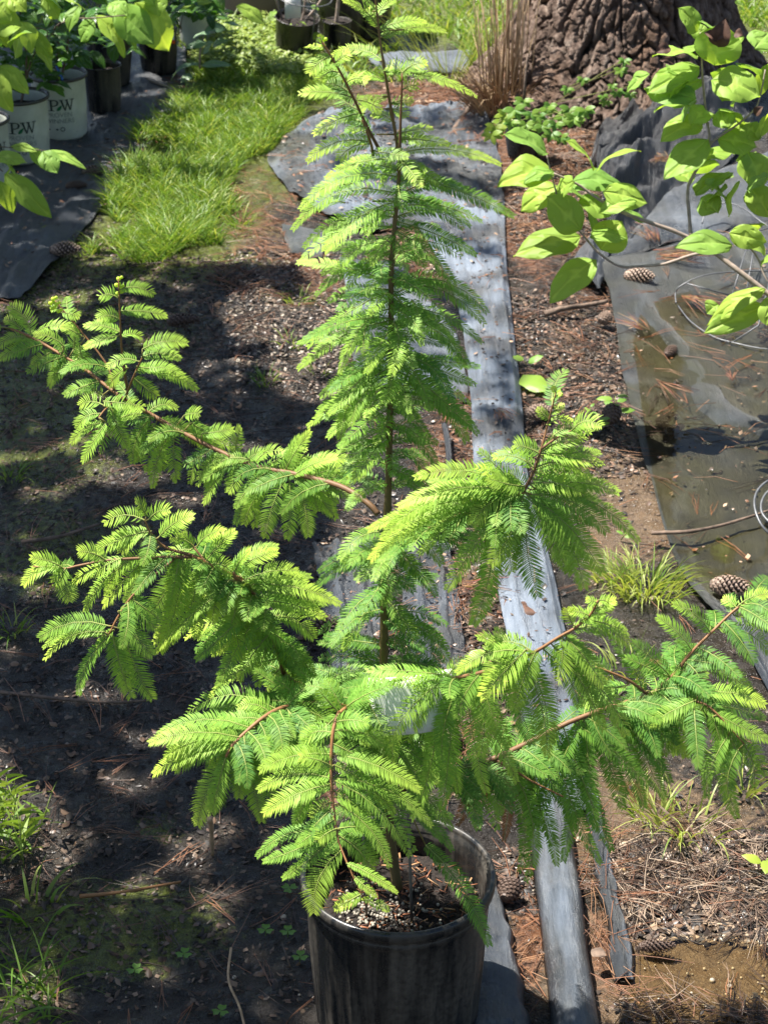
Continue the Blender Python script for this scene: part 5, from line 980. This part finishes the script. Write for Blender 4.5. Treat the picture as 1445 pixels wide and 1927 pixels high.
# needle clusters one can tell apart
def cluster(px, py, n, spread, label, z=.02, L=(.05, .11), ang=None, cols=RED):
    global mb
    b_ = G(px, py, z); mb = MB()
    for i in range(n):
        a = (ang + U(-.5, .5)) if ang is not None else U(0, 6.28); p = b_ + Vector((U(-1, 1) * spread, U(-1, 1) * spread, U(0, .006))); d = Vector((cos(a), sin(a), U(-.03, .12))); c_ = tuple(x * U(.7, 1.3) for x in random.choice(cols)); l = U(*L)
        mb.tube([p, p + d * l * .5 + Vector((0, 0, .003)), p + d * l], [.0008, .0008, .0004], 3, c_)
    tag(mb.build('needle_cluster', M['litter'], loc=b_), label, 'needle cluster', 'needle clusters on the fabric')
cluster(940, 775, 26, .012, 'tuft of orange needles lying on the pale strip', .035, (.03, .06), -1.4); cluster(1230, 450, 30, .02, 'red needles standing on the grey fabric by the bare branch', .035, (.05, .1), 1.9); cluster(1250, 480, 40, .03, 'red needles spread along the puddle rim under the bare branch', .03, (.06, .13), 0)
cluster(1290, 560, 34, .012, 'red needle fan floating beside the bent wire cage', .022, (.06, .14), -.9); cluster(1215, 620, 18, .014, 'red needles floating on the puddle near the sheet edge', .025, (.05, .1), 2.2); cluster(1250, 300, 40, .02, 'dead needles heaped on the bunched black fabric', .09, (.03, .07)); cluster(1380, 715, 10, .008, 'small red needle sprig floating in the green puddle', .02, (.03, .05), 1.6)
cluster(880, 1102, 24, .016, 'orange needles on the dark pleats below the right fan of sprays', .035, (.04, .11), 0); cluster(1220, 1250, 16, .01, 'orange needles on wet mud behind the right branch', .012, (.06, .13), -.9); cluster(1240, 720, 10, .004, 'single orange needle bundle along the sheet fold', .03, (.1, .13), -1.1)
# flakes, bark chips, rotted leaf bits
mb = MB()
def flakes(poly, n, cols, s=(.003, .012), z=.004, z0=0):
    for p in region_pts(poly, n):
        a = U(0, 6.28); l = U(*s); u_ = Vector((cos(a), sin(a), U(-.5, .5))) * l; v_ = Vector((-sin(a), cos(a), U(-.5, .5))) * l * U(.25, .8); p.z = zat(p.x, p.y) + z0 + U(0, z)
        j_ = U(.5, 1.4); c_ = tuple(x * j_ for x in random.choice(cols)); mb.add([p - u_, p + v_, p + u_ * U(.6, 1.1), p - v_, p + Vector((0, 0, l * .25))], [(0, 3, 4), (3, 2, 4), (2, 1, 4), (1, 0, 4)], c_)
FD = [(.03, .022, .017), (.05, .035, .025), (.08, .05, .035), (.015, .012, .01), (.14, .1, .07)]
flakes(ALL, 9000, FD, (.002, .008)); flakes([(0, 620), (700, 560), (720, 1900), (0, 1900)], 9000, FD, (.002, .009)); flakes([(430, 480), (740, 480), (730, 760), (430, 720)], 3000, FD + [(.3, .25, .2), (.2, .17, .13)], (.003, .01))
flakes([(960, 560), (1150, 560), (1200, 900), (1000, 900)], 3200, FD + [(.2, .12, .08)], (.003, .01)); flakes([(840, 740), (895, 740), (990, 1500), (850, 1500)], 2600, FD + [(.2, .1, .06)], (.003, .012)); flakes([(1120, 1600), (1445, 1560), (1445, 1800), (1150, 1760)], 3000, FD + [(.25, .18, .12)], (.003, .012)); flakes([(960, 240), (1120, 260), (1150, 480), (960, 470)], 1800, FD + [(.25, .14, .08)], (.004, .014)); flakes([(720, 150), (940, 150), (930, 205), (730, 205)], 900, FD + [(.4, .3, .2)], (.005, .014)); flakes([(760, 430), (830, 440), (840, 510), (770, 510)], 500, FD + [(.5, .4, .3)], (.004, .012)); flakes([(0, 400), (440, 500), (600, 560), (0, 640)], 2600, FD, (.003, .01)); flakes([(940, 1600), (990, 1600), (1010, 1720), (940, 1720)], 500, FD, (.003, .01))
STRIPP = [(780, 400), (945, 400), (960, 600), (990, 900), (1060, 1170), (1100, 1500), (1010, 1500), (900, 900), (860, 600)]
DC = FD + [(.2, .1, .06), (.3, .2, .13)]
flakes(STRIPP, 420, DC, (.0025, .008), .006, .024); flakes([(500, 290), (620, 215), (905, 215), (945, 400), (700, 440), (540, 370)], 500, DC, (.004, .012), .006, .026); flakes([(590, 1040), (880, 1030), (900, 1300), (620, 1300)], 420, DC, (.002, .007), .006, .03)
flakes([(1150, 500), (1445, 400), (1500, 1200), (1300, 1100), (1200, 800)], 260, DC, (.003, .009), .004, .012); flakes([(-50, 200), (330, 180), (200, 400), (0, 520)], 500, DC, (.003, .01), .004, .02)
def rotleaf(poly, n, s=(.008, .022)):
    for p in region_pts(poly, n):
        a = U(0, 6.28); L = U(*s); d = Vector((cos(a), sin(a), U(-.25, .25))); j_ = U(.5, 1.6); q_ = mb2; p.z = zat(p.x, p.y) + U(.002, .007)
        leaf(mb2, p, p + d * L, L * U(.4, .7), (U(-.5, .5), U(-.5, .5), 1), U(-.5, .5), U(-.4, .4), 0, 0, 4)
        k0 = len(mb2.v) - 35; c_ = random.choice([(.03, .022, .016), (.045, .03, .02), (.02, .016, .014), (.1, .06, .035)]); mb2.c[k0:] = [tuple(x * j_ for x in c_)] * 35
mb2 = mb; rotleaf([(-60, 560), (640, 520), (640, 1927), (-60, 1927)], 1500); rotleaf([(960, 560), (1150, 560), (1200, 980), (1000, 900)], 260); rotleaf([(1130, 1480), (1500, 1450), (1500, 1927), (1150, 1927)], 260); rotleaf([(740, 720), (900, 720), (980, 1500), (700, 1500)], 260)
for i in range(170):
    p = random.choice(region_pts([(-60, 480), (1150, 480), (1300, 1900), (-60, 1900)], 1)); a = U(0, 6.28); L = U(.015, .07); q = p + Vector((cos(a), sin(a), 0)) * L; q.z = zat(q.x, q.y) + U(.002, .01); p.z += .004
    j_ = U(.4, 1.5); mb.tube([p, p.lerp(q, .5) + Vector((U(-.004, .004), U(-.004, .004), .002)), q], [U(.0009, .0022), .0014, .0008], 4, (.06 * j_, .045 * j_, .033 * j_))
tag(mb.build('leaf_debris', M['flake'], loc=(.2, 4, 0)), 'rotting leaf flakes and bark crumbs over the wet mud', 'debris', kind='stuff')
mb = MB()
for i in range(110):
    a, b = random.choice([(U(1210, 1440), U(1800, 1900)), (U(1100, 1300), U(1600, 1700)), (U(0, 600), U(1500, 1900)), (U(1000, 1100), U(1560, 1700))]); p = G(a, b); p.z = zat(p.x, p.y) + .002; bead(mb, p, U(.0015, .0045) * (.7 if i % 5 else 1.3), (.42, .36, .28), 6, 3)
M['pebble'] = simple('pebbles', (.4, .34, .26), .6, .3, 60, .2); tag(mb.build('pebbles', M['pebble'], loc=(.2, 2.6, 0)), 'pale pebbles scattered in the mud and shallow puddle', 'pebbles', kind='stuff')
mb = MB(); p = G(893, 1236, .03); bead(mb, p, .012, (1, 1, 1), 14, 9); tag(mb.build('pebble', M['pebble'], loc=p), 'pale rounded pebble between two fabric strips under the right branch', 'pebble')

# ------------------------------------------------------------ unseen tree off the left edge, crown leaves placed to throw the shade
tb = Vector((-4.6, 6.4, 0)); t = empty('shade_tree', tb, 'leafy neighbouring tree standing beyond the left edge, its crown shading the mud', 'tree')
mb = MB(); mb.tube([tb - Vector((0, 0, .2)), tb + Vector((.05, 0, 1.8)), tb + Vector((.3, 0, 3.4)), tb + Vector((.8, .1, 5.2))], [.17, .13, .11, .05], 14, jit=.12)
for P in [[(.3, 0, 3.2), (1.6, -.7, 3.7), (3.0, -1.8, 4.1)], [(.3, 0, 3.4), (1.6, .6, 4.1), (2.8, 1.0, 4.4)], [(.1, 0, 2.9), (.9, -1.6, 3.6), (1.6, -2.9, 3.9)]]:
    mb.tube([tb + Vector(q) for q in P], [.06, .035, .012], 8, jit=.1)
mb.build('trunk', M['bark'], t)
SHADE = [[(-350, 495), (560, 505), (600, 640), (640, 780), (640, 900), (600, 1050), (620, 1200), (600, 1500), (590, 2100), (-350, 2100)], [(-350, -30), (370, -40), (330, 120), (330, 190), (230, 300), (170, 420), (150, 520), (-350, 520)], [(350, 100), (600, 150), (580, 200), (360, 200)]]
HOLES = [(40, 1560, 120, 90), (-20, 1450, 60, 60), (240, 1480, 70, 30), (340, 1600, 75, 55), (250, 1680, 60, 18), (420, 1560, 50, 30), (190, 1440, 60, 22), (230, 900, 110, 26), (340, 950, 60, 18), (90, 925, 60, 14), (500, 600, 90, 60), (560, 700, 60, 60), (330, 1840, 50, 20), (70, 1880, 90, 45), (200, 1780, 40, 14), (60, 1700, 50, 20), (450, 1790, 40, 16), (130, 560, 50, 14), (280, 640, 50, 14), (420, 700, 40, 16), (60, 860, 50, 14), (520, 1000, 40, 14), (160, 1210, 40, 14), (560, 1330, 50, 60), (470, 840, 50, 20), (620, 560, 50, 60), (180, 1320, 60, 25), (300, 1390, 60, 22), (100, 225, 0, 0), (200, 225, 60, 8), (300, 160, 40, 12), (210, 300, 50, 20), (80, 1640, 60, 30), (60, 1110, 40, 20), (430, 1700, 40, 40)]
mb = MB(); cnt = 0
def shleaf(g0, h, sz):
    c_ = g0 + SUN * (h / SUN.z); a = U(0, 6.28); u_ = Vector((cos(a), sin(a), U(-.3, .3))) * sz; v_ = Vector((-sin(a), cos(a), U(-.3, .3))) * sz * .55
    mb.add([c_ - u_, c_ - u_ * .2 + v_, c_ + u_, c_ - u_ * .2 - v_], [(0, 1, 2), (0, 2, 3)], (U(.2, .7), U(0, .2), 1))
for pi_, (poly, n) in enumerate(zip(SHADE, (9500, 9000, 500))):
    for g0 in region_pts(poly, n):
        px, py = PX(Vector((g0.x, g0.y, 0))); px += noise.noise(Vector((g0.x * 9, g0.y * 9, 0))) * 40; py += noise.noise(Vector((g0.x * 9, g0.y * 9, 4))) * 25
        if any(((px - a) / c_) ** 2 + ((py - b) / d_) ** 2 < 1 for a, b, c_, d_ in HOLES if c_): continue
        if noise.noise(Vector((g0.x * 19, g0.y * 13, 1.5))) > (.36 if pi_ < 2 else .0): continue
        shleaf(g0, U(2.7, 4.2), U(.03, .05))
# unseen leaves added high over the pale strip to cast soft shade bands
for g0 in region_pts([(560, 200), (960, 200), (1000, 900), (860, 900), (700, 420)], 800):
    if noise.noise(Vector((g0.x * 5, g0.y * 4, 3))) > .12: shleaf(g0, U(4, 6), U(.03, .05))
mb.build('crown', M['dleaf'], t)
